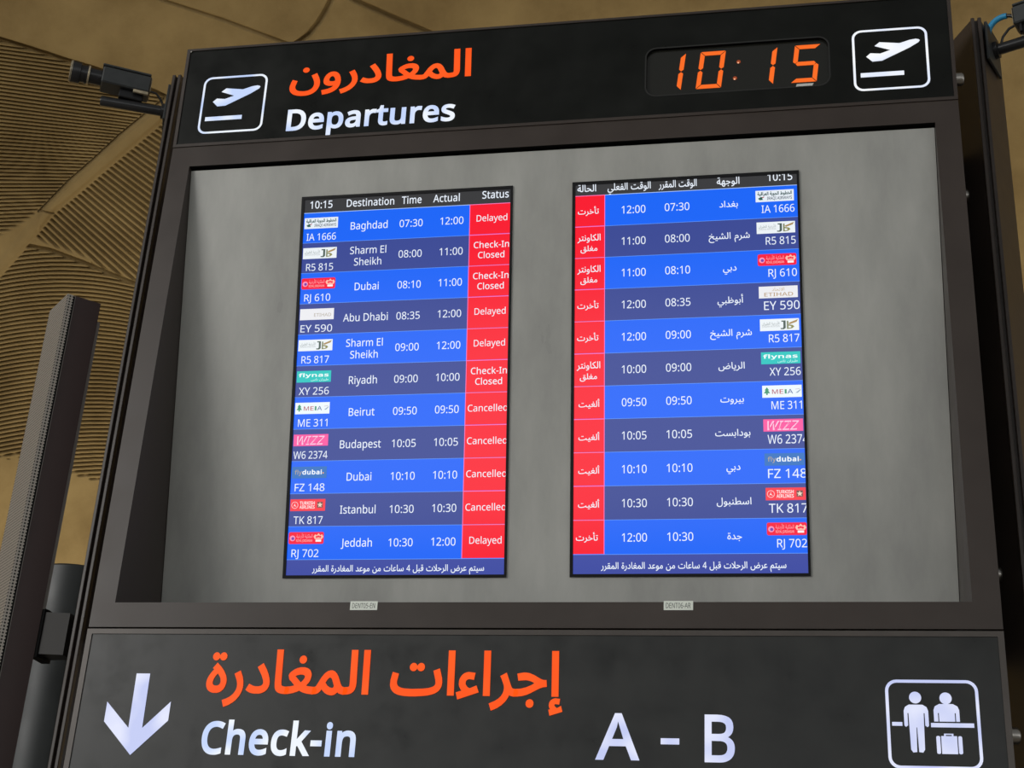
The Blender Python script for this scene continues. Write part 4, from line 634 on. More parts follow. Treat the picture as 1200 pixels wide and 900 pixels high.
b.build('back_panel', cab)
for tx, s in ((-402.1, 'DENT05-EN'), (327.0, 'DENT06-AR')):
    b = MB(); b.poly([rect(tx, 41.5, tx + 65.5, 62.5)], PAPER, FR, 0.8, 0.7)
    text(b, s, FR, INK, 46.0, 12.0, x0=tx + 5, x1=tx + 60, z=1.0)
    o = b.build('asset_tag', cab); o['label'] = 'small white sticker printed ' + s
for z in (1.196, 0.181):
    b = MB(); b.lathe((1.046, .19, ZB + z), (1, 0, 0), [(0, .010), (.010, .010), (.010, .018), (.031, .018), (.036, .014)], STEEL, 20)
    b.build('standoff_bolt', cab, 40)

# ---------------------------------------------------------------- back-lit header sign
WHITE = glow((240, 246, 255), 1.0, 0.35, 0.2, var=(196, 214, 252))
WHITE2 = glow((250, 252, 255), 1.0, 0.35, 0.2, var=(228, 236, 255))
LAV = glow((226, 230, 252), 1.0, 0.35, 0.2, var=(196, 204, 244))
ORANGE = glow((255, 92, 26), 1.0, 0.35, 0.2, var=(255, 84, 18))
HH = 324.0
hs = thing('departures_sign', 'black header sign with orange and white lit lettering above the flight screens', 'sign', (0, 0, ZB + HZ0))
HL, HRr = X0 * 1000, X1 * 1000
CW = rrect(265, 70, 737, 215, 26)
b = MB()
b.poly([rect(HL + 9, 9, HRr - 9, HH - 7), CW[::-1]], SIGN, HD, 0.0)
b.build('face_panel', hs)
b = MB()
b.poly([rect(HL, 0, HRr, HH), rect(HL + 9, 9, HRr - 9, HH - 7)[::-1]], BROWN, HD, 3.0)
inner = rect(HL + 9, 9, HRr - 9, HH - 7)
for i in range(4):
    p, q = inner[i], inner[(i + 1) % 4]
    b.add([HD(*p, 3), HD(*q, 3), HD(*q, -1), HD(*p, -1)], [(3, 2, 1, 0)], BROWN)
outer = rect(HL, 0, HRr, HH)
for i in range(4):
    p, q = outer[i], outer[(i + 1) % 4]
    b.add([HD(*p, 3), HD(*q, 3), HD(*q, -120), HD(*p, -120)], [(0, 3, 2, 1)], BROWN)
b.add([HD(*p, -120) for p in outer], [(3, 2, 1, 0)], BROWN)
for sx_ in (HL + 12, HRr - 14):
    b.poly([circ(sx_, HH - 9, 2.6, 10)], STEEL, HD, 3.4)
b.build('edge_frame', hs)
b = MB(); b.lathe((1.046, .105, ZB + 1.50), (1, 0, 0), [(0, .010), (.010, .010), (.010, .018), (.031, .018), (.036, .014)], STEEL, 20); b.build('standoff_bolt', hs, 40)
def plane_icon(ox, oy, name_mats, parent):
    P = [(831, 144), (842, 154), (866, 151), (892, 160), (853, 175), (866, 186), (916, 179), (942, 187), (957, 189), (964, 187), (967, 184), (963, 178), (941, 164), (870, 129), (846, 128)]
    b = MB()
    b.poly([rrect(ox, oy, ox + 189, oy + 185, 24), rrect(ox + 6, oy + 6, ox + 183, oy + 179, 19)[::-1]], name_mats, HD, 1.2)
    b.build('pictogram_border', parent)
    b = MB(); b.poly([[(p[0] - 797 + ox, p[1] - 41 + oy) for p in P]], name_mats, HD, 1.2)
    b.poly([rect(ox + 18, oy + 41, ox + 126, oy + 54)], name_mats, HD, 1.2)
    b.build('airplane_pictogram', parent)
plane_icon(-984, 39, WHITE, hs)
plane_icon(798, 42, WHITE2, hs)
b = MB(); text(b, AR['hdr'], HD, ORANGE, 172.0, 86.0, x0=-728, x1=-212, bold=13, z=1.2)
b.build('arabic_lettering', hs)['label'] = 'orange lit Arabic lettering for Departures'
b = MB(); text(b, 'Departures', HD, WHITE, 33.5, 63.0, x0=-724, x1=-249, bold=25, z=1.2, track=-26)
b.build('english_lettering', hs)['label'] = 'white lit lettering reading Departures'

# ---------------------------------------------------------------- digital clock let into the header
ck = thing('digital_clock', 'rounded dark clock window showing 10:15 in orange digits', 'clock', HD(501, 70))
b = MB(); b.poly([CW], CLOCKGLASS, HD, -8.0)
b.build('glass_window', ck)
b = MB()
for i in range(len(CW)):
    p, q = CW[i], CW[(i + 1) % len(CW)]
    b.add([HD(*p, 0), HD(*q, 0), HD(*q, -8), HD(*p, -8)], [(0, 1, 2, 3)], BLACK)
CW2 = rrect(261, 66, 741, 219, 30)
b.poly([CW2, CW[::-1]], solid('clock_rim', (0.020, 0.020, 0.018), 0.3), HD, 0.8)
b.build('window_rim', ck)
LED = glow((250, 106, 24), 1.0, 0.3)
LEDDIM = glow((150, 62, 24), 1.0, 0.3)
def digit(xo, segs):
    sl = 14 / 114.0; y0, y1, w, t, g = 86.0, 200.0, 66.0, 12.0, 1.2
    ym = (y0 + y1) / 2
    h = t / 2
    def S(x, y): return (xo + x + (y - y0) * sl, y)
    b = MB()
    Z = -7
    seg = {'a': [(g, y1), (w - g, y1), (w - t - g, y1 - t), (t + g, y1 - t)],
           'd': [(g, y0), (t + g, y0 + t), (w - t - g, y0 + t), (w - g, y0)],
           'g': [(h + g, ym), (t, ym + h), (w - t, ym + h), (w - h - g, ym), (w - t, ym - h), (t, ym - h)],
           'f': [(0, y1 - g), (t, y1 - t - g), (t, ym + h + g * .5), (h, ym + g), (0, ym + h)],
           'e': [(0, y0 + g), (0, ym - h), (h, ym - g), (t, ym - h - g * .5), (t, y0 + t + g)],
           'b': [(w, y1 - g), (w, ym + h), (w - h, ym + g), (w - t, ym + h + g * .5), (w - t, y1 - t - g)],
           'c': [(w, y0 + g), (w - t, y0 + t + g), (w - t, ym - h - g * .5), (w - h, ym - g), (w, ym - h)]}
    for k in segs: b.poly([[S(*p) for p in seg[k]]], LED, HD, Z, 0)
    b.build('digit', ck)
digit(289, 'bc'); digit(394, 'abcdef'); digit(528, 'bc'); digit(639, 'afgcd')
for cx, cy in ((506.5, 162), (496.5, 112)):
    b = MB(); b.poly([circ(cx, cy, 5.5, 14)], LEDDIM, HD, -7); b.poly([circ(cx - 1, cy - 3, 2.4, 10)], glow((255, 190, 150)), HD, -6.7)
    b.build('colon_dot', ck)
b = MB(); b.poly([[(655, 76), (697, 76), (694, 68.5), (652, 68.5)]], solid('white_label', (0.6, 0.6, 0.57), 0.6), HD, 1.4)
b.build('sticker', ck)['label'] = 'tiny white sticker under the last digit'

# ---------------------------------------------------------------- check-in sign below
SH = 425.0
cs = thing('check_in_sign', 'charcoal sign with arrow, Check-in and A - B lettering below the screens', 'sign', (0, 0, ZB - SH / 1000))
b = MB(); b.poly([rect(HL + 13, -SH + 13, HRr - 13, -17)], SIGNLOW, FR, 0.0); b.build('face_panel', cs)
b = MB()
fo = rect(HL, -SH, HRr, -5); fi = rect(HL + 13, -SH + 13, HRr - 13, -17)
b.poly([fo, fi[::-1]], TRIM, FR, 2.5)
for i in range(4):
    p, q = fi[i], fi[(i + 1) % 4]
    b.add([FR(*p, 2.5), FR(*q, 2.5), FR(*q, -1), FR(*p, -1)], [(3, 2, 1, 0)], BROWN)
    p, q = fo[i], fo[(i + 1) % 4]
    b.add([FR(*p, 2.5), FR(*q, 2.5), FR(*q, -140), FR(*p, -140)], [(0, 3, 2, 1)], BROWN)
b.add([FR(*p, -140) for p in fo], [(3, 2, 1, 0)], BROWN)
b.build('edge_frame', cs)
for z in (-0.2,):
    b = MB(); b.lathe((1.046, .125, ZB + z), (1, 0, 0), [(0, .010), (.010, .010), (.010, .018), (.031, .018), (.036, .014)], STEEL, 20)
    b.build('standoff_bolt', cs, 40)
b = MB(); b.poly([[(-906, -112), (-905, -239), (-968, -179), (-968, -225), (-890, -301), (-810, -221), (-810, -177), (-871, -239), (-872, -112)]], LAV, FR, 1.2)
b.build('down_arrow', cs)
b = MB(); text(b, AR['chk'], FR, ORANGE, -153.0, 97.0, x0=-730, x1=107.5, bold=13, z=1.2)
b.build('arabic_lettering', cs)['label'] = 'orange lit Arabic lettering for check-in'
b = MB(); text(b, 'Check-in', FR, WHITE, -293.0, 69.0, x0=-722, x1=-357, bold=24, z=1.2, track=-20)
b.build('english_lettering', cs)['label'] = 'white lit lettering reading Check-in'
b = MB(); text(b, 'A', FR, LAV, -289, 96, x0=183, x1=279, bold=14, z=1.2); b.build('gate_letter', cs)['label'] = 'white lit letter A'
b = MB(); b.poly([rect(324, -256, 364, -243)], LAV, FR, 1.2); b.build('gate_dash', cs)
b = MB(); text(b, 'B', FR, LAV, -290, 97, x0=418, x1=482, bold=14, z=1.2)
b.build('gate_letter', cs)['label'] = 'white lit letter B'
b = MB(); b.poly([rrect(799, -298, 989, -111, 24), rrect(805.5, -291.5, 982.5, -117.5, 18)[::-1]], LAV, FR, 1.2)
b.build('pictogram_border', cs)
b = MB()
b.poly([circ(860, -149, 12.5)], LAV, FR, 1.2)
b.poly([[(835, -208), (835, -177), (838, -169), (846, -164), (874, -164), (882, -169), (885, -177), (885, -208), (882, -211), (877.5, -208), (877.5, -182), (875.5, -182),
         (874, -258), (870, -264), (862, -263), (860.7, -212), (859.3, -212), (858, -263), (850, -264), (846, -258), (844.5, -182), (842.5, -182), (842.5, -208), (838, -211)]], LAV, FR, 1.2)
b.poly([circ(922, -150, 12.5)], LAV, FR, 1.2)
b.poly([[(896, -199), (896, -175), (899, -167), (908, -162), (936, -162), (945, -167), (948, -175), (948, -199), (940.5, -199), (940.5, -181), (938.5, -181), (938.5, -199), (906.5, -199), (906.5, -181), (904.5, -181), (904.5, -199)]], LAV, FR, 1.2)
b.poly([rect(889, -211, 976, -202)], LAV, FR, 1.2); b.poly([rect(810, -209, 831, -201)], LAV, FR, 1.2)
b.poly([rrect(898, -266, 906, -229, 3, 3)], LAV, FR, 1.2); b.poly([rect(908, -266, 940, -229)], LAV, FR, 1.2); b.poly([rrect(942, -266, 950, -229, 3, 3)], LAV, FR, 1.2)
b.poly([[(914, -229), (914, -224), (933, -224), (933, -229), (929.5, -229), (929.5, -226.5), (917.5, -226.5), (917.5, -229)]], LAV, FR, 1.2)
b.build('check_in_pictogram', cs)['label'] = 'lit pictogram of traveller, clerk at a counter and suitcase'

# ---------------------------------------------------------------- flight screens
HDRBAR = glow((52, 52, 54), 1.0, 0.12, 0.38)
BRIGHT = glow((0, 98, 246), 1.0, 0.12, 0.38); DARKROW = glow((52, 68, 146), 1.0, 0.12, 0.38)
FOOT = glow((58, 72, 160), 1.0, 0.12, 0.38); RED = glow((248, 0, 38), 1.0, 0.12, 0.38)
RULE = glow((92, 150, 255), 1.0, 0.12, 0.38); RULER = glow((255, 120, 190), 1.0, 0.12, 0.38)
PIX = glow((236, 244, 255), 1.0, 0.12, 0.38)
PLATE = glow((232, 238, 248), 1.0, 0.12, 0.38)
FLIGHTS = [  # code, number, latin destination lines, arabic destination, time, actual, status
    ('IA', 'IA 1666', ['Baghdad'], 'bag', '07:30', '12:00', 'D'), ('R5', 'R5 815', ['Sharm El', 'Sheikh'], 'shm', '08:00', '11:00', 'C'),
    ('RJ', 'RJ 610', ['Dubai'], 'dub', '08:10', '11:00', 'C'), ('EY', 'EY 590', ['Abu Dhabi'], 'abu', '08:35', '12:00', 'D'),
    ('R5', 'R5 817', ['Sharm El', 'Sheikh'], 'shm', '09:00', '12:00', 'D'), ('XY', 'XY 256', ['Riyadh'], 'riy', '09:00', '10:00', 'C'),
    ('ME', 'ME 311', ['Beirut'], 'bei', '09:50', '09:50', 'X'), ('W6', 'W6 2374', ['Budapest'], 'bud', '10:05', '10:05', 'X'),
    ('FZ', 'FZ 148', ['Dubai'], 'dub', '10:10', '10:10', 'X'), ('TK', 'TK 817', ['Istanbul'], 'ist', '10:30', '10:30', 'X'),
    ('RJ', 'RJ 702', ['Jeddah'], 'jed', '10:30', '12:00', 'D')]
def logo(code, T, s0, t0, w, h, parent, right):
    """airline plate in screen millimetres; t measured downwards"""
    b = MB(); y0 = -(t0 + h)
    def X(u): return s0 + u * w
    def Y(v): return y0 + v * h                       # v up, 0..1
    def plate(c, r=0): b.poly([rrect(X(0), Y(0), X(1), Y(1), r, 3) if r else rect(X(0), Y(0), X(1), Y(1))], glow(c, 1, .12, .38), T, 0.9)
    def tx(s, c, u0, u1, v0, v1, bold=8, slant=0): text(b, s, T, glow(c, 1, .12, .38), Y(v0), (v1 - v0) * h, x0=X(u0), x1=X(u1), bold=bold, z=1.3, slant=slant)
    def pg(pts, c, z=1.2): b.poly([[(X(u), Y(v)) for u, v in pts]], glow(c, 1, .12, .38), T, z)
    def disc(u, v, r, c, z=1.2): b.poly([circ(X(u), Y(v), r * h, 16)], glow(c, 1, .12, .38), T, z)
    if code == 'IA':
        plate((230, 238, 246)); tx(AR['ia'], (30, 74, 70), .05, .95, .58, .86, 20)
        tx('IRAQI AIRWAYS', (40, 56, 76), .30, .95, .16, .42, 14)
        pg([(.06, .30), (.14, .45), (.20, .36), (.17, .30), (.20, .18), (.11, .16)], (40, 90, 80)); pg([(.16, .42), (.24, .44), (.20, .34)], (190, 60, 70), 1.3)
    elif code == 'R5':
        plate((236, 242, 246))
        pg([(.55, .84), (.66, .84), (.66, .20), (.61, .10), (.53, .12), (.53, .22), (.58, .20), (.60, .28), (.60, .74), (.55, .74)], (74, 92, 84))
        pg([(.69, .80), (.73, .80), (.73, .12), (.69, .12)], (120, 128, 84)); pg([(.73, .62), (.98, .92), (.94, .70), (.76, .50)], (170, 138, 84), 1.25)
        pg([(.73, .50), (.84, .44), (.88, .30), (.82, .16), (.73, .12), (.73, .20), (.80, .24), (.80, .34), (.73, .40)], (140, 138, 80), 1.25)
        tx(AR['r5'], (150, 160, 160), .05, .50, .52, .74, 4); tx('JORDAN AVIATION', (170, 176, 176), .05, .50, .30, .46, 2)
    elif code == 'RJ':
        plate((246, 0, 52), 4)
        disc(.11, .48, .24, (250, 150, 190)); disc(.12, .46, .13, (120, 60, 170), 1.3)
        tx(AR['rj'], (255, 150, 160), .22, .68, .52, .82, 6); tx('ROYAL JORDANIAN', (255, 176, 176), .22, .68, .18, .38, 10)
        pg([(.75, .40), (.71, .60), (.75, .80), (.80, .72), (.85, .90), (.90, .72), (.95, .80), (.99, .60), (.95, .40)], (255, 190, 170))
        pg([(.77, .36), (.93, .36), (.93, .18), (.77, .18)], (255, 240, 240)); disc(.80, .58, .09, (246, 20, 60), 1.3); disc(.85, .62, .09, (246, 20, 60), 1.35); disc(.90, .58, .09, (246, 20, 60), 1.3)
    elif code == 'EY':
        plate((236, 236, 240))
        if right:
            tx(AR['ey'], (196, 172, 128), .34, .66, .60, .88, 2); tx('ETIHAD', (178, 142, 92), .14, .88, .14, .46, 4)
        else: tx('ETIHAD', (178, 168, 152), .42, .92, .28, .58, 4)
    elif code == 'XY':
        plate((20, 196, 190)); tx('flynas', (240, 255, 255), .05, .93, .48, .78, 22); tx(AR['xy'], (190, 244, 240), .42, .93, .14, .34, 6)
    elif code == 'ME':
        plate((236, 246, 250)); pg([(.12, .86), (.06, .60), (.09, .60), (.04, .36), (.10, .36), (.10, .22), (.14, .22), (.14, .36), (.20, .36), (.15, .60), (.18, .60)], (60, 150, 110))
        tx('M', (176, 70, 90), .25, .40, .30, .66, 6); tx('E', (190, 60, 70), .44, .54, .30, .66, 6); pg([(.57, .30), (.57, .66), (.62, .66), (.62, .30)], (60, 150, 110), 1.3); tx('A', (70, 96, 150), .64, .78, .30, .66, 6)
        pg([(.84, .34), (.96, .62), (.98, .58), (.90, .34)], (150, 170, 190)); pg([(.84, .66), (.96, .72), (.96, .68), (.84, .62)], (190, 170, 190))
    elif code == 'W6':
        plate((250, 84, 160)); tx('WIZZ', (255, 196, 226), .10, .90, .12, .84, 14, slant=.28); tx('WIZZ', (236, 40, 130), .14, .86, .20, .76, -6, slant=.28)
    elif code == 'FZ':
        plate((44, 112, 190)); tx('fly', (170, 160, 150), .08, .29, .34, .70, 12); tx('dubai', (244, 250, 255), .30, .86, .34, .70, 26); disc(.90, .44, .06, (250, 170, 90), 1.3)
    elif code == 'TK':
        plate((248, 52, 66)); b.poly([circ(X(.13), Y(.5), .30 * h, 20), circ(X(.13), Y(.5), .25 * h, 20)[::-1]], glow((255, 196, 200), 1, .12, .38), T, 1.2)
        pg([(.09, .36), (.14, .70), (.13, .54), (.18, .34), (.12, .46)], (255, 240, 240))
        tx('TURKISH', (255, 236, 236), .27, .70, .54, .80, 20); tx('AIRLINES', (255, 236, 236), .27, .70, .20, .46, 20)
        pg([(.77, .26), (.77, .76), (.93, .76), (.93, .26)], (120, 76, 70)); st = []
        for k in range(10):
            a = R(90 + 36 * k); r_ = (.24 if k % 2 == 0 else .11) * h; st.append((X(.85) + r_ * math.cos(a), Y(.5) + r_ * math.sin(a)))
        b.poly([st], glow((236, 214, 190), 1, .12, .38), T, 1.3)
    return b.build('airline_logo', parent)
SWID, SHGT = 580.0, 1026.0
def flight_screen(x0, arabic, label):
    T = SCR(x0)
    base = T(SWID / 2, -SHGT, 0)
    t = thing('flight_display', label, 'screen', base, 'portrait flight screens on the grey panel')
    b = MB()
    inn = rect(8, -SHGT + 7, SWID - 6, -8)
    b.poly([rect(0, -SHGT, SWID, 0), inn[::-1]], BEZEL, T, 4.0)
    o4 = rect(0, -SHGT, SWID, 0)
    for i in range(4):
        p, q = o4[i], o4[(i + 1) % 4]; b.add([T(*p, 4), T(*q, 4), T(*q, -8), T(*p, -8)], [(0, 3, 2, 1)], BEZEL)
        p, q = inn[i], inn[(i + 1) % 4]; b.add([T(*p, 4), T(*q, 4), T(*q, 0), T(*p, 0)], [(3, 2, 1, 0)], BEZEL)
    b.build('bezel', t)
    L_, R_ = 8.0, SWID - 6.0
    b = MB(); b.poly([rect(L_, -SHGT + 7, R_, -8)], BLACK, T, 0.0); b.build('screen_glass', t)
    hb = 37.5 if arabic else 45.5; RH = 84.8
    b = MB(); b.poly([rect(L_, -hb, R_, -8)], HDRBAR, T, 0.3); b.poly([rect(L_, -hb - 1.6, R_, -hb)], glow((170, 200, 250), 1, .12, .38), T, 0.8)
    hbar = b.build('header_bar', t)
    def word(parent, name, s, base_t, cap, mat=PIX, bold=0, **k):
        b = MB(); text(b, s, T, mat, -base_t, cap, bold=bold, z=1.3, **k); return b.build(name, parent)
    if not arabic:
        for s, a, c in (('10:15', 24, 86.5), ('Destination', 126.5, 258), ('Time', 279, 333), ('Actual', 365, 437), ('Status', 498, 569)):
            word(hbar, 'heading_text', s, 34.0 if s != 'Status' else 31.0, 20.5, x0=a, x1=c, bold=7)
    else:
        word(hbar, 'heading_text', '10:15', 24.0, 20.0, x0=501, x1=563, bold=7)
        for k, a, c in (('st', 13, 62), ('act', 92, 204), ('sch', 224.5, 322), ('dst', 373, 430.5)):
            word(hbar, 'heading_text', AR[k], 27.0, 19.0, x0=a, x1=c, bold=6)
    for i, (code, num, dest, ad, tm, ac, st) in enumerate(FLIGHTS):
        y = hb + RH * i
        b = MB(); m = BRIGHT if i % 2 == 0 else DARKROW
        b.poly([rect(L_, -(y + RH), R_, -y)], m, T, 0.3); b.poly([rect(L_, -(y + 1.2), R_, -y)], RULE, T, 0.5)
        row = b.build('flight_row', t)
        b = MB(); ca, cb = (465.5, R_) if not arabic else (L_, 84.5)
        b.poly([rect(ca, -(y + RH - .6), cb, -(y + .6))], RED, T, 0.7); b.poly([rect(ca, -(y + 1.6), cb, -y)], RULER, T, 0.9)
        b.poly([rect(ca - .8, -(y + RH), ca + .8, -y)] if not arabic else [rect(cb - .8, -(y + RH), cb + .8, -y)], RULER, T, 0.9)
        cell = b.build('status_cell', row)
        if not arabic:
            logo(code, T, 10.5, y + 15, 93.5, 30.5, row, False)
            nx_ = {'IA': (18, 100), 'R5': (21, 96), 'RJ': (20, 92), 'EY': (14, 101), 'XY': (18, 100), 'ME': (20, 100), 'W6': (12, 104), 'FZ': (20, 100), 'TK': (21, 99)}[code]
            word(row, 'flight_number', num, y + 79.0, 19.5, x0=nx_[0], x1=nx_[1])
            if len(dest) == 1: word(row, 'destination', dest[0], y + 53.5, 20.5, xc=191, squeeze=0.87, bold=2)
            else:
                b = MB(); text(b, dest[0], T, PIX, -(y + 37.5), 20.0, xc=191, bold=2, z=1.3, squeeze=.88); text(b, dest[1], T, PIX, -(y + 69.5), 20.0, xc=191, bold=2, z=1.3, squeeze=.88)
                b.build('destination', row)
            word(row, 'scheduled_time', tm, y + 53.5, 20.0, x0=275, x1=338)
            word(row, 'actual_time', ac, y + 52.5, 20.0, x0=386, x1=448.5)
            if st == 'D': word(cell, 'status_text', 'Delayed', y + 48.5, 17.5, x0=484, x1=566)
            elif st == 'X': word(cell, 'status_text', 'Cancelled', y + 50.0, 17.5, x0=472, x1=575.5, clip=R_ - .5)
            else:
                b = MB(); text(b, 'Check-In', T, PIX, -(y + 37), 17.0, x0=478, x1=572, bold=4, z=1.3); text(b, 'Closed', T, PIX, -(y + 65), 17.0, x0=490, x1=560, bold=4, z=1.3)
                b.build('status_text', cell)
        else:
            big = code in ('EY', 'W6', 'FZ', 'TK')
            sh = (i - 1) * 0.9
            logo(code, T, 471 + sh, y + 11.5, min(95.5, R_ - 471 - sh - .5), 30.5, row, True)
            if big: word(row, 'flight_number', num, y + 72.5, 22.0, x0=485 if code != 'W6' else 486, x1={'EY': 572, 'W6': 583, 'FZ': 577, 'TK': 577}[code], clip=R_ - .3)
            else: word(row, 'flight_number', num, y + 71.5, 20.0, x0={'IA': 485, 'R5': 493, 'RJ': 497, 'XY': 492, 'ME': 494}[code] + sh * .7, x1=min(567 + sh * .8, R_ - 1))
            word(row, 'destination', AR[ad], y + 51, 17.0, xc=402, squeeze=1.0, bold=4)
            word(row, 'actual_time', ac, y + 54.5, 20.5, x0=128.5, x1=190)
            word(row, 'scheduled_time', tm, y + 53.5, 20.5, x0=239.5, x1=302.5)
            if st == 'D': word(cell, 'status_text', AR['dly'], y + 51, 15.5, xc=42, bold=4)
            elif st == 'X': word(cell, 'status_text', AR['can'], y + 54, 15.5, xc=46, bold=4)
            else:
                b = MB(); text(b, AR['cl1'], T, PIX, -(y + 39), 17.5, x0=14, x1=74, bold=4, z=1.3); text(b, AR['cl2'], T, PIX, -(y + 67), 15.0, xc=44, bold=4, z=1.3)
                b.build('status_text', cell)
    y = hb + RH * 11
    b = MB(); b.poly([rect(L_, -SHGT + 7, R_, -y)], FOOT, T, 0.3); b.poly([rect(L_, -(y + 1.4), R_, -y)], RULE, T, 0.5); fb = b.build('footer_bar', t)
    word(fb, 'footer_text', AR['foot'], y + (36.0 if arabic else 31.0), 16.0, x0=77, x1=523, bold=6)
    return t
flight_screen(-0.6648, False, 'left portrait flight screen with English destinations and red status cells at its right edge')
flight_screen(0.0733, True, 'right portrait flight screen with Arabic text and red status cells at its left edge')

# ---------------------------------------------------------------- wedge posts either side of the cabinet
PT = 1.722 + ZB; PY = 0.138; SP = R(23.5); DEPTHP = 0.14
def post(xc, label):
    t = thing('support_post', label, 'post', (xc, PY + .08, 0), 'brown wedge posts beside the cabinet')
    w = 0.0135; wb = w + DEPTHP * math.tan(SP)
    b = MB(); b.prism([(xc - w, PY + .014), (xc + w, PY + .014), (xc + wb, PY + DEPTHP), (xc - wb, PY + DEPTHP)], 0, PT, BROWN)
    b.build('wedge_body', t)
    for sgn in (-1, 1):
        b = MB(); e0, e1 = sorted((xc + sgn * w, xc + sgn * (w - .0095)))
        b.bevel_box((e0, PY, 0), (e1, PY + .016, PT), .0015, BROWN); b.build('front_fin', t)
    return t
postL = post(-1.150, 'brown metal post on the left side of the cabinet')
postR = post(1.132, 'brown metal post on the right side, with dark gap to the cabinet')

# ---------------------------------------------------------------- camera arms and cameras
TR_ = 0.0155
def arm(px_, sgn, z, ln_, parent):
    yb = 0.205
    xf = px_ + sgn * (0.0135 + (yb - PY) * math.tan(SP))
    n = Vector((sgn * math.cos(SP), -math.sin(SP), 0)); d = Vector((sgn * math.sin(SP), math.cos(SP), 0)); u = Vector((0, 0, 1))
    p = Vector((xf, yb, z))
    T = lambda a, c, e: tuple(p + d * a + u * c + n * e)
    b = MB(); b.lathe(p + n * .007, n, [(0, .024), (.012, .024), (.014, TR_), (ln_ - .004, TR_), (ln_, TR_ - .002)], ARM, 24); t = b.build('camera_arm', parent, 40)
    t['label'] = 'black tube arm for a camera'
    b = MB(); b.bevel_box((-.056, -.060, .001), (.050, .062, .008), .001, CAMGREY, T); b.build('mounting_plate', t)
    return p, n, d, u
pL, nL, dL, uL = arm(-1.150, -1, 1.637 + ZB, 0.190, postL)
pR, nR, dR, uR = arm(1.132, 1, 1.656 + ZB, 0.25, postR)
def cctv(c, ax, side, label, cable):
    """box camera: c = middle of the housing, ax = looking direction"""
    up = Vector((0, 0, 1)); up = (up - ax * up.dot(ax)).normalized(); sd = ax.cross(up)
    T = lambda a, s_, u_: tuple(c + (ax * a + sd * s_ + up * u_) * 1.22)
    t = thing('security_camera', label, 'camera', c - up * .044)
    b = MB(); b.bevel_box((-.058, -.026, -.024), (.058, .026, .022), .003, CAMGREY, T)
    b.bevel_box((-.056, -.0275, .0225), (.060, .0275, .028), .0015, CAMGREY, T); b.build('housing', t)
    b = MB(); b.bevel_box((-.060, -.022, -.020), (-.0585, .022, .020), .0005, LENSRIM, T); b.build('back_plate', t)
    b = MB(); b.lathe(c + ax * .0714, ax, [(0.0000, 0.0247), (0.0338, 0.0247), (0.0351, 0.0286), (0.0468, 0.0286), (0.0481, 0.0273), (0.0598, 0.0273), (0.0611, 0.0325), (0.0884, 0.0338), (0.0910, 0.0319), (0.0780, 0.0286)], CAMBLACK, 28, caps=False)
    b.lathe(c + ax * .0714, ax, [(0.0351, 0.0290), (0.0403, 0.0290)], LENSRIM, 28, caps=False); b.lathe(c + ax * .0714, ax, [(0.0858, 0.0341), (0.0913, 0.0328)], LENSRIM, 28, caps=False)
    ln = b.build('lens_barrel', t, 40)
    b = MB(); b.lathe(c + ax * .142, ax, [(0.0000, 0.0279), (0.0052, 0.0247), (0.0091, 0.0156), (0.0104, 0.0013)], LENSGLASS, 24); b.build('lens_glass', ln, 60)
    b = MB(); b.bevel_box((-.046, -.014, -.0465), (.012, .014, -.0245), .002, CAMBLACK, T); b.build('mounting_foot', t)
    b = MB(); b.bevel_box((-.056, -.0265, -.033), (-.020, -.020, -.0245), .001, LENSRIM, T); b.build('terminal_block', t)
    b = MB(); b.tube([c + (p_[0] * ax + p_[1] * sd + p_[2] * up) * 1.22 for p_ in cable], .0036, CAMBLACK, 8); b.build('cable', t, 60)
    return t
cL = pL + nL * .135 + Vector((0, 0, .073))
cctv(cL, (nL + Vector((.05, -.10, 0.0))).normalized(), 1, 'grey box camera with round lens on the arm left of the header sign',
     [(-.060, 0, -.005), (-.075, .0, -.006), (-.088, .004, -.018), (-.098, .004, -.036), (-.108, .004, -.050)])
cR = pR + nR * .142 + Vector((0, 0, .076))
cctv(cR, (nR + Vector((0, 0, 0.03))).normalized(), 1, 'dark box camera cut off by the right edge at the top corner',
     [(-.060, 0, -.010), (-.075, 0, -.014), (-.090, 0, -.030), (-.098, 0, -.052)])
b = MB()
arc = []
for k in range(15):
    a = math.pi * (1 - k / 14)
    arc.append(pR + nR * (.044 + .044 * math.cos(a)) + Vector((0, 0, .040 + .046 * math.sin(a))) + dR * (-.02))
b.tube(arc[:9], .0080, BLUECABLE, 10); b.tube(arc[8:] + [arc[-1] - Vector((0, 0, .020))], .0050, CAMBLACK, 8)
o = b.build('power_cable', None, 60); o['label'] = 'blue and black looped cable above the right tube arm'; o['category'] = 'cable'

# ---------------------------------------------------------------- loudspeaker column on the left
A = Vector((-1.337, .10, 0)); e1 = Vector((.712, .702, 0)); e2 = Vector((-.725, .689, 0)); STOP = 0.975 + ZB
sp = thing('loudspeaker_column', 'tall maroon-brown column with perforated grille at the left edge of the photo', 'loudspeaker', (A.x - .03, A.y + .09, 0))
LW, RW = .143, .0954
def pt(a, c): v = A + e1 * a + e2 * c; return (v.x, v.y)
b = MB(); b.prism([pt(.020, .004), pt(RW, .004), pt(RW, LW), pt(.020, LW)], 0, STOP - .001, MAROON); b.build('casing', sp)
PERF = None
m, nt_, pb_ = base_mat('perforated_metal')
tcp = nt_.nodes.new('ShaderNodeTexCoord'); mpn = nt_.nodes.new('ShaderNodeMapping'); mpn.inputs['Rotation'].default_value = (0, 0, -math.atan2(e1.y, e1.x))
nt_.links.new(tcp.outputs['Object'], mpn.inputs[0])
sepn = nt_.nodes.new('ShaderNodeSeparateXYZ'); nt_.links.new(mpn.outputs[0], sepn.inputs[0])
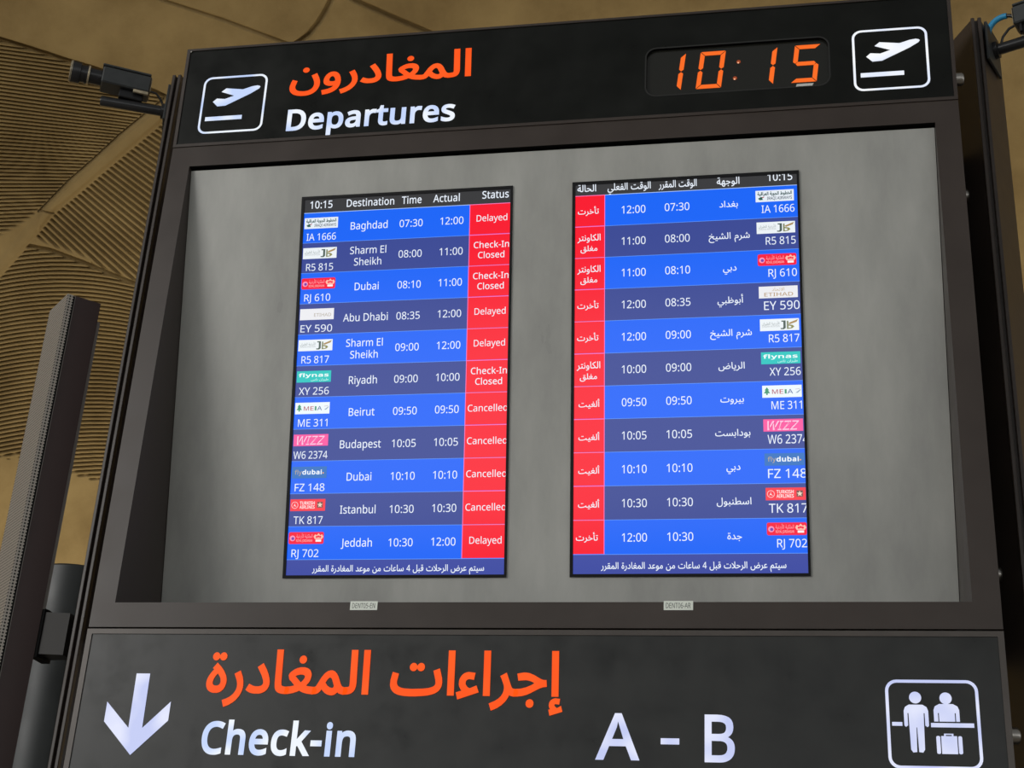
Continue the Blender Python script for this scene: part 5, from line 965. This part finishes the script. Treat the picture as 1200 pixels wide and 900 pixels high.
def mth(op, a, bb=None):
    n = nt_.nodes.new('ShaderNodeMath'); n.operation = op
    for i, v in enumerate((a, bb)):
        if v is None: continue
        if isinstance(v, (int, float)): n.inputs[i].default_value = v
        else: nt_.links.new(v, n.inputs[i])
    return n.outputs[0]
pitch = 0.0085
uu = mth('DIVIDE', mth('ADD', sepn.outputs['X'], sepn.outputs['Y']), pitch); vv = mth('DIVIDE', sepn.outputs['Z'], pitch)
pu = mth('MULTIPLY', mth('ADD', uu, vv), math.pi); pv = mth('MULTIPLY', mth('SUBTRACT', uu, vv), math.pi)
holes = mth('GREATER_THAN', mth('MULTIPLY', mth('COSINE', pu), mth('COSINE', pv)), 0.28)
mixn = nt_.nodes.new('ShaderNodeMix'); mixn.data_type = 'RGBA'
nt_.links.new(holes, mixn.inputs[0]); mixn.inputs[6].default_value = (0.42, 0.38, 0.33, 1); mixn.inputs[7].default_value = (0.008, 0.007, 0.006, 1)
nt_.links.new(mixn.outputs[2], pb_.inputs['Base Color']); pb_.inputs['Roughness'].default_value = .4; pb_.inputs['Metallic'].default_value = .25
b = MB(); b.prism([pt(0, .0), pt(.017, .0), pt(.017, LW), pt(0, LW)], 0, STOP - .003, m); b.build('perforated_grille', sp)
b = MB(); b.prism([pt(.017, .0015), pt(.0215, .0015), pt(.0215, LW - .002), pt(.017, LW - .002)], 0, STOP - .006, BLACK); b.build('shadow_gap', sp)
b = MB(); b.prism([pt(RW - .001, .010), pt(RW + .010, .010), pt(RW + .010, .024), pt(RW - .001, .024)], ZB - .01, STOP - .055, STRIP); b.build('edge_strip', sp)['label'] = 'pale metal strip along the right edge'
b = MB(); b.prism([pt(.0205, .0025), pt(.0235, .0025), pt(.0235, .0045), pt(.0205, .0045)], 0, STOP - .002, STRIP); b.build('corner_highlight', sp)  # pale strip painting the highlight along the casing corner

b = MB()
Bx = [(-1.268, .176), (-1.262, .170), (-1.199, .180), (-1.199, .230), (-1.262, .235)]
b.prism(Bx, -.022 + ZB, .086 + ZB, REVEAL); b.prism([(-1.285, .178), (-1.262, .166), (-1.258, .180), (-1.262, .24), (-1.285, .24)], -.030 + ZB, .094 + ZB, BLACK)
o = b.build('mounting_bracket'); o['label'] = 'dark bracket joining the maroon column to the left post'; o['category'] = 'bracket'

b = MB(); b.lathe((-1.44, .64, 0), (0, 0, 1), [(0, .125), (.302 + ZB + .03 - .006, .125), (.302 + ZB + .03, .119)], COLUMN, 64)
o = b.build('round_column', None, 40); o['label'] = 'round grey metal column low behind the left post and the maroon column'; o['category'] = 'column'
